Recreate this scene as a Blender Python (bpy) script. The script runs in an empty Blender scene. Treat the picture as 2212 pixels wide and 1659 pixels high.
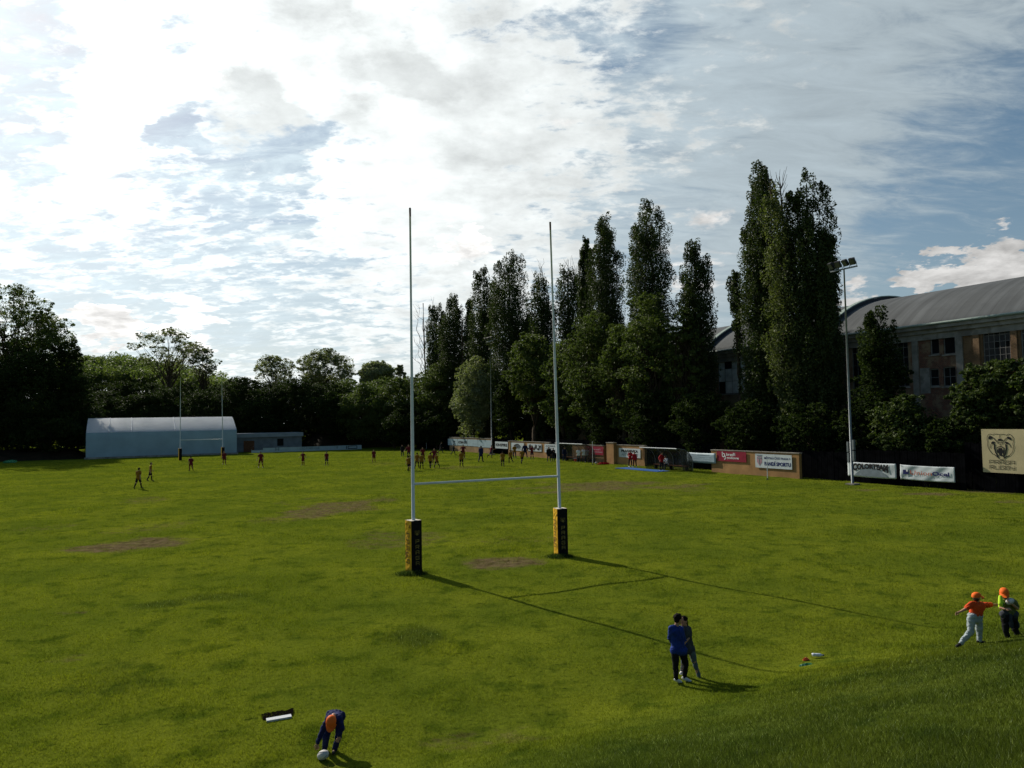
import bpy, math, random
import numpy as np
from mathutils import Vector, Matrix, Quaternion

# ------------------------------------------------------------------ camera
F_PX = 1560.0; PITCH = math.radians(2.84); ROLL = math.radians(1.0); EYE = 5.15
def ray(px, py):
    x = (px - 1106) / F_PX; z = -(py - 829.5) / F_PX
    c, s = math.cos(ROLL), math.sin(ROLL); x, z = x*c + z*s, -x*s + z*c
    c, s = math.cos(PITCH), math.sin(PITCH)
    return Vector((x, c - z*s, s + z*c))
TH = math.radians(28.0)
UX, UY = math.cos(TH), math.sin(TH)          # across the pitch (to the right)
VX, VY = -math.sin(TH), math.cos(TH)         # along the pitch (away)
OX, OY = -0.86, 26.0                         # middle of the near goal
def W(u, v, z=0.0): return Vector((OX + u*UX + v*VX, OY + u*UY + v*VY, z))
def UV(p): dx, dy = p[0]-OX, p[1]-OY; return dx*UX + dy*UY, dx*VX + dy*VY
def sstep(a, b, x):
    t = np.clip((x-a)/(b-a), 0, 1); return t*t*(3-2*t)
def terrain(u, v):
    u = np.asarray(u, float); v = np.asarray(v, float)
    d = np.maximum(-12.3 - v, 0); z = 0.365*(np.sqrt(d*d + 1.0) - 1.0)
    z = 3.55 - np.logaddexp(0, (3.55 - z)*4)/4 + 0*z
    z = np.where(d <= 0, 0, 3.55 - np.maximum(3.55 - z, 0)) if False else np.minimum(0.365*(np.sqrt(d*d + 1.0) - 1.0), 3.55)
    z = z + 14*sstep(135, 240, v)*sstep(60, -10, u)
    z = z + 0.02*np.sin(u*0.9+1.3)*np.sin(v*0.7) + 0.015*np.sin(u*2.1+v*1.7)
    return z
def tz(x, y):
    u, v = UV((x, y)); return float(terrain(u, v))
def G(px, py):                                # point of the ground seen at a pixel
    d = ray(px, py); t = EYE/-d.z if d.z < 0 else 300.0
    t0 = 0.0; o = Vector((0, 0, EYE)); n = 4000; tm = min(t*1.05, 400)
    prev = 0.0
    for i in range(1, n+1):
        tt = tm*i/n; p = o + d*tt
        if p.z <= tz(p.x, p.y):
            a, b = prev, tt
            for _ in range(20):
                m = (a+b)/2; q = o + d*m
                if q.z <= tz(q.x, q.y): b = m
                else: a = m
            p = o + d*b; p.z = tz(p.x, p.y); return p
        prev = tt
    p = o + d*t; return p
def onU(px, py, U):                           # pixel on the upright plane u = U -> (v, z)
    d = ray(px, py); du = d.x*UX + d.y*UY
    u0, v0 = UV((0, 0)); t = (U - u0)/du
    return v0 + t*(d.x*VX + d.y*VY), EYE + t*d.z
def onV(px, py, Vv):
    d = ray(px, py); dv = d.x*VX + d.y*VY
    u0, v0 = UV((0, 0)); t = (Vv - v0)/dv
    return u0 + t*(d.x*UX + d.y*UY), EYE + t*d.z
def atY(px, py, Y):
    d = ray(px, py); return Vector((0, 0, EYE)) + d*(Y/d.y)

sc = bpy.context.scene; col = sc.collection
R = math.radians

# ------------------------------------------------------------------ object helpers
def link(o, parent=None):
    col.objects.link(o)
    if parent is not None: o.parent = parent
    return o
def tag(o, label=None, cat=None, group=None, kind=None):
    if label: o['label'] = label
    if cat: o['category'] = cat
    if group: o['group'] = group
    if kind: o['kind'] = kind
    return o
def thing(name, label, cat, loc=(0, 0, 0), rz=0.0, group=None):
    o = bpy.data.objects.new(name, None); o.empty_display_size = 0.2
    col.objects.link(o); o.location = loc; o.rotation_euler = (0, 0, rz)
    return tag(o, label, cat, group)
def copy_tree(o, parent=None):
    c = o.copy(); col.objects.link(c); c.parent = parent
    for ch in o.children: copy_tree(ch, c)
    return c

class MB:
    def __init__(self): self.v = []; self.f = []; self.mi = []; self.cur = 0
    def add(self, vs, fs):
        b = len(self.v); self.v += [tuple(p) for p in vs]
        self.f += [tuple(b+i for i in f) for f in fs]; self.mi += [self.cur]*len(fs)
    def box(self, x0, x1, y0, y1, z0, z1):
        vs = [(x, y, z) for z in (z0, z1) for y in (y0, y1) for x in (x0, x1)]
        self.add(vs, [(0,2,3,1),(4,5,7,6),(0,1,5,4),(2,6,7,3),(0,4,6,2),(1,3,7,5)]); return self
    def obox(self, c, ax, ay, az):
        c, ax, ay, az = map(Vector, (c, ax, ay, az))
        vs = [c + ax*i + ay*j + az*k for k in (-1, 1) for j in (-1, 1) for i in (-1, 1)]
        self.add(vs, [(0,2,3,1),(4,5,7,6),(0,1,5,4),(2,6,7,3),(0,4,6,2),(1,3,7,5)]); return self
    def tube(self, pts, rad, n=10, caps=True):
        pts = [Vector(p) for p in pts]
        if not hasattr(rad, '__len__'): rad = [rad]*len(pts)
        vs = []; fs = []
        for i, p in enumerate(pts):
            a = pts[max(i-1, 0)]; b = pts[min(i+1, len(pts)-1)]
            t = (b-a).normalized(); s = t.cross(Vector((0, 0, 1)))
            if s.length < 1e-3: s = t.cross(Vector((0, 1, 0)))
            s.normalize(); q = t.cross(s)
            for k in range(n):
                an = 2*math.pi*k/n; vs.append(p + (s*math.cos(an) + q*math.sin(an))*rad[i])
        for i in range(len(pts)-1):
            for k in range(n):
                k2 = (k+1) % n; fs.append((i*n+k, i*n+k2, (i+1)*n+k2, (i+1)*n+k))
        if caps:
            fs.append(tuple(range(n))); fs.append(tuple((len(pts)-1)*n + k for k in reversed(range(n))))
        self.add(vs, fs); return self
    def lathe(self, prof, c=(0, 0, 0), n=16):
        vs = []; fs = []
        for r, z in prof:
            for k in range(n):
                a = 2*math.pi*k/n; vs.append((c[0]+r*math.cos(a), c[1]+r*math.sin(a), c[2]+z))
        for i in range(len(prof)-1):
            for k in range(n):
                k2 = (k+1) % n; fs.append((i*n+k, i*n+k2, (i+1)*n+k2, (i+1)*n+k))
        fs.append(tuple(reversed(range(n)))); fs.append(tuple((len(prof)-1)*n+k for k in range(n)))
        self.add(vs, fs); return self
    def ell(self, c, rx, ry, rz, rot=None, nu=14, nv=9):
        vs = []; fs = []; c = Vector(c)
        for j in range(nv+1):
            ph = math.pi*j/nv
            for i in range(nu):
                th = 2*math.pi*i/nu
                p = Vector((rx*math.sin(ph)*math.cos(th), ry*math.sin(ph)*math.sin(th), rz*math.cos(ph)))
                if rot is not None: p = rot @ p
                vs.append(c + p)
        for j in range(nv):
            for i in range(nu):
                i2 = (i+1) % nu; fs.append((j*nu+i, (j+1)*nu+i, (j+1)*nu+i2, j*nu+i2))
        self.add(vs, fs); return self
    def capsule(self, p0, r0, p1, r1, n=12):
        p0, p1 = Vector(p0), Vector(p1); d = p1-p0; L = d.length
        if L < 1e-4: return self.ell(p0, r0, r0, r0)
        d /= L; pts = []; rad = []
        for k in range(5):
            a = math.pi/2*(1-k/4.0); pts.append(p0 - d*r0*math.sin(a)); rad.append(max(r0*math.cos(a), 1e-4))
        for k in range(5):
            a = math.pi/2*k/4.0; pts.append(p1 + d*r1*math.sin(a)); rad.append(max(r1*math.cos(a), 1e-4))
        s = d.cross(Vector((0.31, 0.17, 0.93)))
        if s.length < 1e-3: s = d.cross(Vector((1, 0, 0)))
        s.normalize(); q = d.cross(s); vs = []; fs = []
        for p, r in zip(pts, rad):
            for k in range(n):
                an = 2*math.pi*k/n; vs.append(p + (s*math.cos(an)+q*math.sin(an))*r)
        for i in range(len(pts)-1):
            for k in range(n):
                k2 = (k+1) % n; fs.append((i*n+k, i*n+k2, (i+1)*n+k2, (i+1)*n+k))
        fs.append(tuple(reversed(range(n)))); fs.append(tuple((len(pts)-1)*n+k for k in range(n)))
        self.add(vs, fs); return self
    def poly(self, pts, y=0.0, t=0.004):     # filled outline in the local x-z plane, t thick
        n = len(pts)
        a = sum(pts[i][0]*pts[(i+1) % n][1]-pts[(i+1) % n][0]*pts[i][1] for i in range(n))
        if a < 0: pts = pts[::-1]
        vs = [(p[0], y-t, p[1]) for p in pts] + [(p[0], y, p[1]) for p in pts]
        fs = [tuple(range(n))] + [(i, n+i, n+(i+1) % n, (i+1) % n) for i in range(n)]
        self.add(vs, fs); return self
    def stroke(self, pts, w, y=0.0, t=0.004):
        for (a, b) in zip(pts[:-1], pts[1:]):
            dx, dz = b[0]-a[0], b[1]-a[1]; L = math.hypot(dx, dz)
            if L < 1e-5: continue
            dx, dz = dx/L, dz/L; e = w*0.42; nx, nz = -dz*w/2, dx*w/2
            self.poly([(a[0]-dx*e+nx, a[1]-dz*e+nz), (b[0]+dx*e+nx, b[1]+dz*e+nz),
                       (b[0]+dx*e-nx, b[1]+dz*e-nz), (a[0]-dx*e-nx, a[1]-dz*e-nz)], y - random.uniform(0, .0012), t)
        return self
    def mesh(self, name):
        me = bpy.data.meshes.new(name); me.from_pydata(self.v, [], self.f)
        if any(self.mi): me.polygons.foreach_set('material_index', self.mi)
        me.update(); return me
    def build(self, name, mat, parent=None, smooth=False, loc=None, rz=None):
        me = self.mesh(name)
        for m in (mat if isinstance(mat, (list, tuple)) else [mat]): me.materials.append(m)
        if smooth: me.shade_smooth()
        o = bpy.data.objects.new(name, me); link(o, parent)
        if loc is not None: o.location = loc
        if rz is not None: o.rotation_euler = (0, 0, rz)
        return o

# ------------------------------------------------------------------ materials
def nt_new(name):
    m = bpy.data.materials.new(name); m.use_nodes = True
    return m, m.node_tree, m.node_tree.nodes['Principled BSDF'], m.node_tree.nodes['Material Output']
def nd(nt, t, **kw):
    n = nt.nodes.new(t)
    for k, v in kw.items():
        if k in n.inputs: n.inputs[k].default_value = v
        else: setattr(n, k, v)
    return n
def mat(name, c, rough=0.7, var=0.25, scale=3.0, c2=None, metal=0.0, bump=0.0, bscale=30.0, spec=0.12, c2amt=(0.5, 0.62)):
    m, nt, p, out = nt_new(name); L = nt.links
    tc = nd(nt, 'ShaderNodeTexCoord')
    n = nd(nt, 'ShaderNodeTexNoise'); n.inputs['Scale'].default_value = scale; n.inputs['Detail'].default_value = 6
    L.new(tc.outputs['Object'], n.inputs['Vector'])
    mr = nd(nt, 'ShaderNodeMapRange'); mr.inputs[1].default_value = 0.3; mr.inputs[2].default_value = 0.7
    mr.inputs[3].default_value = 1-var; mr.inputs[4].default_value = 1+var*0.6
    L.new(n.outputs['Fac'], mr.inputs[0])
    mx = nd(nt, 'ShaderNodeVectorMath', operation='SCALE'); mx.inputs[0].default_value = c[:3]
    L.new(mr.outputs[0], mx.inputs['Scale']); src = mx.outputs[0]
    if c2 is not None:
        n2 = nd(nt, 'ShaderNodeTexNoise'); n2.inputs['Scale'].default_value = scale*0.7; n2.inputs['Detail'].default_value = 8
        n2.inputs['Roughness'].default_value = 0.65
        mp = nd(nt, 'ShaderNodeMapping'); mp.inputs['Location'].default_value = (7, 3, 5)
        L.new(tc.outputs['Object'], mp.inputs[0]); L.new(mp.outputs[0], n2.inputs['Vector'])
        r2 = nd(nt, 'ShaderNodeMapRange'); r2.inputs[1].default_value = c2amt[0]; r2.inputs[2].default_value = c2amt[1]
        L.new(n2.outputs['Fac'], r2.inputs[0])
        mi = nd(nt, 'ShaderNodeMix', data_type='RGBA'); L.new(r2.outputs[0], mi.inputs[0])
        L.new(src, mi.inputs[6]); mi.inputs[7].default_value = (*c2[:3], 1); src = mi.outputs[2]
    L.new(src, p.inputs['Base Color'])
    p.inputs['Roughness'].default_value = rough; p.inputs['Metallic'].default_value = metal
    p.inputs['Specular IOR Level'].default_value = spec
    if bump:
        b = nd(nt, 'ShaderNodeBump'); b.inputs['Strength'].default_value = bump; b.inputs['Distance'].default_value = 0.05
        n3 = nd(nt, 'ShaderNodeTexNoise'); n3.inputs['Scale'].default_value = bscale; n3.inputs['Detail'].default_value = 5
        L.new(tc.outputs['Object'], n3.inputs['Vector']); L.new(n3.outputs['Fac'], b.inputs['Height'])
        L.new(b.outputs[0], p.inputs['Normal'])
    return m
def brick_mat(name, c1, c2, mortar, sx=4.0, patch=None):
    m, nt, p, out = nt_new(name); L = nt.links
    tc = nd(nt, 'ShaderNodeTexCoord'); mp = nd(nt, 'ShaderNodeMapping'); mp.inputs['Rotation'].default_value = (R(90), 0, 0)
    L.new(tc.outputs['Object'], mp.inputs[0])
    b = nd(nt, 'ShaderNodeTexBrick'); b.inputs['Scale'].default_value = sx; b.inputs['Color1'].default_value = (*c1, 1)
    b.inputs['Color2'].default_value = (*c2, 1); b.inputs['Mortar'].default_value = (*mortar, 1); b.inputs['Mortar Size'].default_value = 0.03
    L.new(mp.outputs[0], b.inputs['Vector'])
    n = nd(nt, 'ShaderNodeTexNoise'); n.inputs['Scale'].default_value = 0.8; n.inputs['Detail'].default_value = 9; n.inputs['Roughness'].default_value = .7
    L.new(tc.outputs['Object'], n.inputs['Vector'])
    mr = nd(nt, 'ShaderNodeMapRange'); mr.inputs[1].default_value = 0.48; mr.inputs[2].default_value = 0.56
    L.new(n.outputs['Fac'], mr.inputs[0])
    mi = nd(nt, 'ShaderNodeMix', data_type='RGBA'); L.new(mr.outputs[0], mi.inputs[0]); L.new(b.outputs[0], mi.inputs[6])
    mi.inputs[7].default_value = (*(patch or c1), 1)
    L.new(mi.outputs[2], p.inputs['Base Color']); p.inputs['Roughness'].default_value = 0.9
    bp = nd(nt, 'ShaderNodeBump'); bp.inputs['Strength'].default_value = 0.5; bp.inputs['Distance'].default_value = .03
    L.new(b.outputs['Fac'], bp.inputs['Height']); bp.invert = True; L.new(bp.outputs[0], p.inputs['Normal'])
    return m
def leaf_mat(name, c, c2, trans=0.3, scale=0.45, spec=.12):
    m, nt, p, out = nt_new(name); L = nt.links
    g = nd(nt, 'ShaderNodeNewGeometry'); n = nd(nt, 'ShaderNodeTexNoise'); n.inputs['Scale'].default_value = scale
    n.inputs['Detail'].default_value = 5; L.new(g.outputs['Position'], n.inputs['Vector'])
    n2 = nd(nt, 'ShaderNodeTexWhiteNoise'); L.new(g.outputs['Random Per Island'], n2.inputs['Vector'])
    ad = nd(nt, 'ShaderNodeMath', operation='MULTIPLY_ADD'); L.new(g.outputs['Random Per Island'], ad.inputs[0])
    ad.inputs[1].default_value = 0.5; L.new(n.outputs['Fac'], ad.inputs[2])
    mr = nd(nt, 'ShaderNodeMapRange'); mr.inputs[1].default_value = 0.45; mr.inputs[2].default_value = 1.05
    L.new(ad.outputs[0], mr.inputs[0])
    mi = nd(nt, 'ShaderNodeMix', data_type='RGBA'); L.new(mr.outputs[0], mi.inputs[0])
    mi.inputs[6].default_value = (*c, 1); mi.inputs[7].default_value = (*c2, 1)
    L.new(mi.outputs[2], p.inputs['Base Color']); p.inputs['Roughness'].default_value = 0.6; p.inputs['Specular IOR Level'].default_value = spec
    t = nd(nt, 'ShaderNodeBsdfTranslucent')
    hs = nd(nt, 'ShaderNodeMix', data_type='RGBA', blend_type='MULTIPLY'); hs.inputs[0].default_value = 1
    L.new(mi.outputs[2], hs.inputs[6]); hs.inputs[7].default_value = (1.3, 1.5, 0.5, 1)
    L.new(hs.outputs[2], t.inputs['Color'])
    ms = nd(nt, 'ShaderNodeMixShader'); ms.inputs[0].default_value = trans
    L.new(p.outputs[0], ms.inputs[1]); L.new(t.outputs[0], ms.inputs[2]); L.new(ms.outputs[0], out.inputs['Surface'])
    return m

M = {}
M['bark'] = mat('bark', (.06, .045, .03), .95, .5, 6, bump=.6)
M['barkpale'] = mat('pale_bark', (.14, .12, .09), .95, .4, 6, bump=.6)
M['poplar'] = leaf_mat('poplar_leaf', (.022, .036, .011), (.065, .085, .03), .2)
M['poplarpale'] = leaf_mat('pale_poplar_leaf', (.06, .08, .028), (.14, .155, .07), .3)
M['maple'] = leaf_mat('broad_leaf', (.045, .07, .018), (.13, .16, .05), .3)
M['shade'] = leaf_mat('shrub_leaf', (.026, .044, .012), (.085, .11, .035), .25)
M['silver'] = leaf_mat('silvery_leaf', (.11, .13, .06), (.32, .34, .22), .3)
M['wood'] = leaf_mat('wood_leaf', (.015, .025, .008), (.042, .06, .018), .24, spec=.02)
M['far'] = leaf_mat('distant_leaf', (.07, .10, .035), (.15, .18, .07), .4, .15)
M['olive'] = leaf_mat('olive_leaf', (.10, .115, .06), (.2, .21, .13), .35)
M['white'] = mat('white_paint', (.60, .62, .63), .5, .12, 2.0, c2=(.5, .48, .44), c2amt=(.6, .75))
M['brown'] = mat('brown_tape', (.12, .07, .04), .7)
M['yellow'] = mat('yellow_pad', (.78, .43, .02), .6, .25, 4, c2=(.2, .1, .012), c2amt=(.56, .62), bump=.25, bscale=6)
M['black'] = mat('black_pad', (.008, .007, .008), .7, .3, 4, bump=.2, bscale=6)
M['padtop'] = mat('pad_top', (.6, .55, .45), .7)
M['gold'] = mat('gold_print', (.24, .17, .05), .6, .4, 9)
M['galv'] = mat('galvanised_steel', (.20, .22, .23), .55, .2, 4, metal=.4)
M['darkmetal'] = mat('dark_metal', (.03, .03, .032), .5, .3, 5)
M['lens'] = mat('lamp_glass', (.08, .09, .1), .15, .1, 3, spec=.6)
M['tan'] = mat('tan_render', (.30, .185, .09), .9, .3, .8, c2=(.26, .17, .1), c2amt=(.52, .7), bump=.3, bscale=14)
M['tanorange'] = mat('orange_render', (.36, .2, .085), .9, .3, .8, c2=(.26, .16, .09), c2amt=(.55, .75), bump=.3, bscale=14)  # more orange than the plain tan render
M['fence'] = mat('dark_fence_board', (.005, .005, .006), .95, .5, 2, spec=.0)
M['vinyl'] = mat('white_vinyl', (.54, .58, .60), .4, .08, 1.2, bump=.25, bscale=1.6)
M['vinylblue'] = mat('pale_blue_vinyl', (.36, .45, .50), .45, .1, 1.2, bump=.2, bscale=2)
M['vinylred'] = mat('crimson_vinyl', (.26, .018, .04), .5, .15, 1.2, bump=.15, bscale=2)
M['beige'] = mat('beige_vinyl', (.50, .42, .25), .6, .12, 1, bump=.2, bscale=2)
M['ink'] = mat('black_ink', (.015, .015, .018), .6, .2)
M['inkblue'] = mat('dark_blue_ink', (.02, .025, .12), .6, .2)
M['inkgrey'] = mat('grey_ink', (.2, .24, .27), .6, .2)
M['inkred'] = mat('orange_red_ink', (.5, .1, .04), .6, .2)
M['inkwhite'] = mat('white_ink', (.75, .75, .75), .6, .1)
M['inkpale'] = mat('pale_rose_ink', (.45, .25, .3), .6, .1)
M['sheet'] = mat('blue_sheeting', (.29, .385, .435), .4, .12, .5, bump=.1, bscale=2)
M['roofsheet'] = mat('translucent_roof_sheet', (.78, .79, .82), .3, .1, .5, c2=(.66, .68, .72), bump=.12, bscale=1.2, spec=.4)
_nt = M['roofsheet'].node_tree; _tr = _nt.nodes.new('ShaderNodeBsdfTranslucent'); _tr.inputs[0].default_value = (.95, .96, .97, 1); _mx = _nt.nodes.new('ShaderNodeMixShader'); _mx.inputs[0].default_value = .62
_nt.links.new(_nt.nodes['Principled BSDF'].outputs[0], _mx.inputs[1]); _nt.links.new(_tr.outputs[0], _mx.inputs[2]); _nt.links.new(_mx.outputs[0], _nt.nodes['Material Output'].inputs['Surface'])
M['roof'] = mat('grey_roof_sheet', (.112, .118, .122), .85, .22, .25, c2=(.09, .094, .096), c2amt=(.5, .75))
_m = M['roof']; _nt = _m.node_tree; _L = _nt.links; _p = _nt.nodes['Principled BSDF']; _tc = nd(_nt, 'ShaderNodeTexCoord')
_old = _p.inputs['Base Color'].links[0].from_socket; _mp = nd(_nt, 'ShaderNodeMapping'); _mp.inputs['Scale'].default_value = (1.3, .06, .06); _L.new(_tc.outputs['Object'], _mp.inputs[0])
_n = nd(_nt, 'ShaderNodeTexNoise'); _n.inputs['Scale'].default_value = 1.0; _n.inputs['Detail'].default_value = 5; _L.new(_mp.outputs[0], _n.inputs['Vector'])
_mr = nd(_nt, 'ShaderNodeMapRange'); _mr.inputs[1].default_value = .3; _mr.inputs[2].default_value = .7; _mr.inputs[3].default_value = .78; _mr.inputs[4].default_value = 1.18; _L.new(_n.outputs['Fac'], _mr.inputs[0])
_sx = nd(_nt, 'ShaderNodeSeparateXYZ'); _L.new(_tc.outputs['Object'], _sx.inputs[0]); _pp = nd(_nt, 'ShaderNodeMath', operation='PINGPONG'); _pp.inputs[1].default_value = .5; _L.new(_sx.outputs[0], _pp.inputs[0])
_ln = nd(_nt, 'ShaderNodeMapRange'); _ln.inputs[1].default_value = .0; _ln.inputs[2].default_value = .05; _ln.inputs[3].default_value = .8; _ln.inputs[4].default_value = 1.0; _L.new(_pp.outputs[0], _ln.inputs[0])
_mu = nd(_nt, 'ShaderNodeMath', operation='MULTIPLY'); _L.new(_mr.outputs[0], _mu.inputs[0]); _L.new(_ln.outputs[0], _mu.inputs[1])
_sc = nd(_nt, 'ShaderNodeVectorMath', operation='SCALE'); _L.new(_old, _sc.inputs[0]); _L.new(_mu.outputs[0], _sc.inputs['Scale']); _L.new(_sc.outputs[0], _p.inputs['Base Color'])
M['ribtrim'] = mat('copper_trim', (.30, .36, .32), .5, .2, 2)
M['rib'] = mat('dark_parapet', (.05, .05, .06), .7, .2)
M['concrete'] = mat('grey_concrete', (.28, .26, .23), .9, .35, 1.2, c2=(.17, .15, .13), bump=.4)
M['plaster'] = mat('peeling_plaster', (.26, .2, .13), .95, .3, .7, c2=(.2, .11, .07), c2amt=(.5, .6), bump=.6, bscale=4)
M['redbrick'] = brick_mat('red_brick', (.2, .06, .03), (.10, .035, .022), (.15, .12, .09), 2.6, (.22, .15, .09))
M['tanbrick'] = brick_mat('tan_brick', (.24, .13, .05), (.16, .08, .035), (.10, .075, .05), 2.6, (.2, .12, .06))
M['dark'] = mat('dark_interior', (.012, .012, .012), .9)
M['glass'] = mat('dusty_glass', (.014, .014, .016), .3, .4, 1.3, spec=.3)
M['glasspale'] = mat('frosted_glass', (.7, .75, .77), .25, .4, .9, spec=.5)
M['frame'] = mat('rusty_window_frame', (.2, .19, .18), .6, .3)
M['bluemat'] = mat('blue_mat', (.03, .105, .32), .7, .1)
M['poly'] = mat('clouded_polycarbonate', (.055, .058, .052), .3, .3, 2, spec=.5)
_nt = M['poly'].node_tree; _tr = _nt.nodes.new('ShaderNodeBsdfTransparent'); _mx = _nt.nodes.new('ShaderNodeMixShader'); _mx.inputs[0].default_value = .6
_nt.links.new(_nt.nodes['Principled BSDF'].outputs[0], _mx.inputs[1]); _nt.links.new(_tr.outputs[0], _mx.inputs[2]); _nt.links.new(_mx.outputs[0], _nt.nodes['Material Output'].inputs['Surface'])
M['red'] = mat('red_cloth', (.42, .015, .02), .75, .25, 8)
M['maroon'] = mat('maroon_cloth', (.13, .014, .02), .8, .25, 8)
M['amber'] = mat('amber_cloth', (.27, .125, .012), .8, .25, 8, c2=(.03, .02, .012), c2amt=(.6, .64))
M['blackcloth'] = mat('black_cloth', (.012, .012, .014), .85, .3, 8)
M['navy'] = mat('navy_cloth', (.015, .02, .06), .85, .3, 8)
M['bluecloth'] = mat('blue_cloth', (.012, .035, .20), .75, .3, 9, bump=.5, bscale=14)
M['denim'] = mat('dark_blue_cloth', (.012, .02, .085), .8, .3, 9, bump=.5, bscale=14)
M['orangered'] = mat('orange_red_cloth', (.62, .07, .015), .75, .2, 8, bump=.5, bscale=14)
M['orange'] = mat('orange_cap_cloth', (.85, .15, .02), .65, .12, 8)
M['greycloth'] = mat('grey_blue_cloth', (.33, .38, .4), .85, .2, 8, bump=.6, bscale=12)
M['darkgrey'] = mat('charcoal_cloth', (.05, .055, .065), .85, .3, 8, bump=.5, bscale=12)
M['legging'] = mat('slate_cloth', (.09, .12, .14), .8, .3, 8)
M['neon'] = mat('neon_cloth', (.5, .72, .04), .7, .12, 8)
M['neonshade'] = mat('neon_cloth_shade', (.12, .13, .04), .8, .3, 8)  # shadow on the yellow-green shirt put into its colour
M['whitecloth'] = mat('white_cloth', (.65, .67, .7), .8, .15, 8)
M['shoewhite'] = mat('white_shoe', (.7, .7, .7), .5, .1)
M['shoedark'] = mat('dark_shoe', (.03, .027, .025), .5, .2)
M['hair'] = mat('dark_hair', (.009, .007, .006), .85, .3, 20, spec=.08)
M['hairbrown'] = mat('brown_hair', (.05, .03, .018), .6, .3, 20)
M['skin'] = mat('skin', (.42, .23, .15), .55, .1, 6)
M['eye'] = mat('eye', (.02, .015, .012), .2)
M['ball'] = mat('white_ball_leather', (.62, .6, .58), .5, .12, 5, c2=(.3, .28, .26), c2amt=(.58, .66), bump=.3, bscale=60)
M['soil_or_shade'] = mat('pit_shade', (.006, .005, .004), 1.0, .4, spec=0)  # near-black: the shade inside an open pit, put into the colour
M['earth'] = mat('dry_earth', (.032, .02, .011), .95, .4, 1.2, c2=(.012, .014, .007), bump=.8, bscale=3)
M['plasticclear'] = mat('pale_plastic', (.65, .7, .78), .2, .1, spec=.6)
M['plasticgreen'] = mat('green_plastic', (.03, .22, .08), .3, .3, 20, c2=(.6, .7, .65), c2amt=(.58, .62))
M['plasticred'] = mat('orange_red_wrapper', (.7, .1, .03), .35, .2, 12, c2=(.75, .7, .65), c2amt=(.6, .66))
M['wood_bench'] = mat('bench_wood', (.14, .06, .03), .7, .3, 4)
# ------------------------------------------------------------------ people
def remesh(mb, name, voxel, smooth=2, folds=0.0):
    me = mb.mesh(name); o = bpy.data.objects.new(name, me); col.objects.link(o)
    r = o.modifiers.new('r', 'REMESH'); r.mode = 'VOXEL'; r.voxel_size = voxel
    s = o.modifiers.new('s', 'SMOOTH'); s.factor = 0.5; s.iterations = smooth
    dg = bpy.context.evaluated_depsgraph_get(); dg.update()
    res = bpy.data.meshes.new_from_object(o.evaluated_get(dg)); res.name = name
    bpy.data.objects.remove(o); bpy.data.meshes.remove(me)
    res.materials.clear()
    if folds:
        n = len(res.vertices); c = np.empty(n*3, np.float32); res.vertices.foreach_get('co', c); c = c.reshape(-1, 3)
        nr = np.empty(n*3, np.float32); res.vertices.foreach_get('normal', nr); nr = nr.reshape(-1, 3)
        r = np.random.default_rng(int(abs(c[:, 0].sum()*1e3)) % 9999); d = np.zeros(n)
        for k in range(9):
            w = r.normal(0, 1, 3)*(28 + 9*k)*np.array([.75, .75, 1.2]); ph = r.uniform(0, 6.28)
            d += np.abs(np.sin(c @ w*.5 + ph + 1.2*np.sin(c @ (w[::-1]*.35))))**.7*r.uniform(.5, 1)/(1+.25*k)
        d = (d-d.mean())/d.std(); c += nr*(d*folds)[:, None]; res.vertices.foreach_set('co', c.ravel()); res.update()
    res.shade_smooth(); return res
def V3(*a): return Vector(a)
def fk(lean=4, legs=((0, 3, 4), (0, 3, 4)), arms=((0, 8, 10), (0, 8, 10)), head=(0, 0), side=0):
    """joints of a standing adult, facing +y; every leg = (thigh pitch, abduction, knee bend), arm = (pitch, abduction, elbow bend)"""
    J = {}
    pel = V3(0, 0, .93)
    rl = Matrix.Rotation(-R(lean), 3, 'X') @ Matrix.Rotation(R(side), 3, 'Y')
    J['sl'] = pel + rl @ V3(-.185, 0, .50); J['sr'] = pel + rl @ V3(.185, 0, .50)
    J['neck'] = pel + rl @ V3(0, 0, .55)
    rh = rl @ Matrix.Rotation(-R(head[0]), 3, 'X') @ Matrix.Rotation(-R(head[1]), 3, 'Z')
    J['head'] = J['neck'] + rh @ V3(0, .025, .17); J['fwd'] = rh @ V3(0, 1, 0); J['up'] = rh @ V3(0, 0, 1)
    for s, q, (tp, ab, kn) in ((-1, 'l', legs[0]), (1, 'r', legs[1])):
        h = pel + V3(.095*s, 0, -.02); J['h'+q] = h
        d = Matrix.Rotation(R(tp), 3, 'X') @ V3(s*math.sin(R(ab)), 0, -math.cos(R(ab)))
        k = h + d*.43; J['k'+q] = k
        d2 = Matrix.Rotation(R(tp-kn), 3, 'X') @ V3(s*math.sin(R(ab))*.7, 0, -math.cos(R(ab)))
        a = k + d2*.41; J['a'+q] = a
        f = Matrix.Rotation(R(min(tp-kn, 0)*.8), 3, 'X') @ V3(.03*s, .15, -.045); J['t'+q] = a + f
    for s, q, (ap, ab, el) in ((-1, 'l', arms[0]), (1, 'r', arms[1])):
        S = J['s'+q]
        r1 = rl @ Matrix.Rotation(R(ap), 3, 'X')
        d = r1 @ V3(s*math.sin(R(ab)), 0, -math.cos(R(ab))); e = S + d*.29; J['e'+q] = e
        d2 = rl @ Matrix.Rotation(R(ap+el), 3, 'X') @ V3(s*math.sin(R(ab*.5)), 0, -math.cos(R(ab*.5))); J['w'+q] = e + d2*.26
    lo = min(J['al'].z, J['ar'].z, J['tl'].z+.03, J['tr'].z+.03) - .065
    for k in J:
        if k not in ('fwd', 'up'): J[k] = J[k] - V3(0, 0, lo)
    return J
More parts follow.
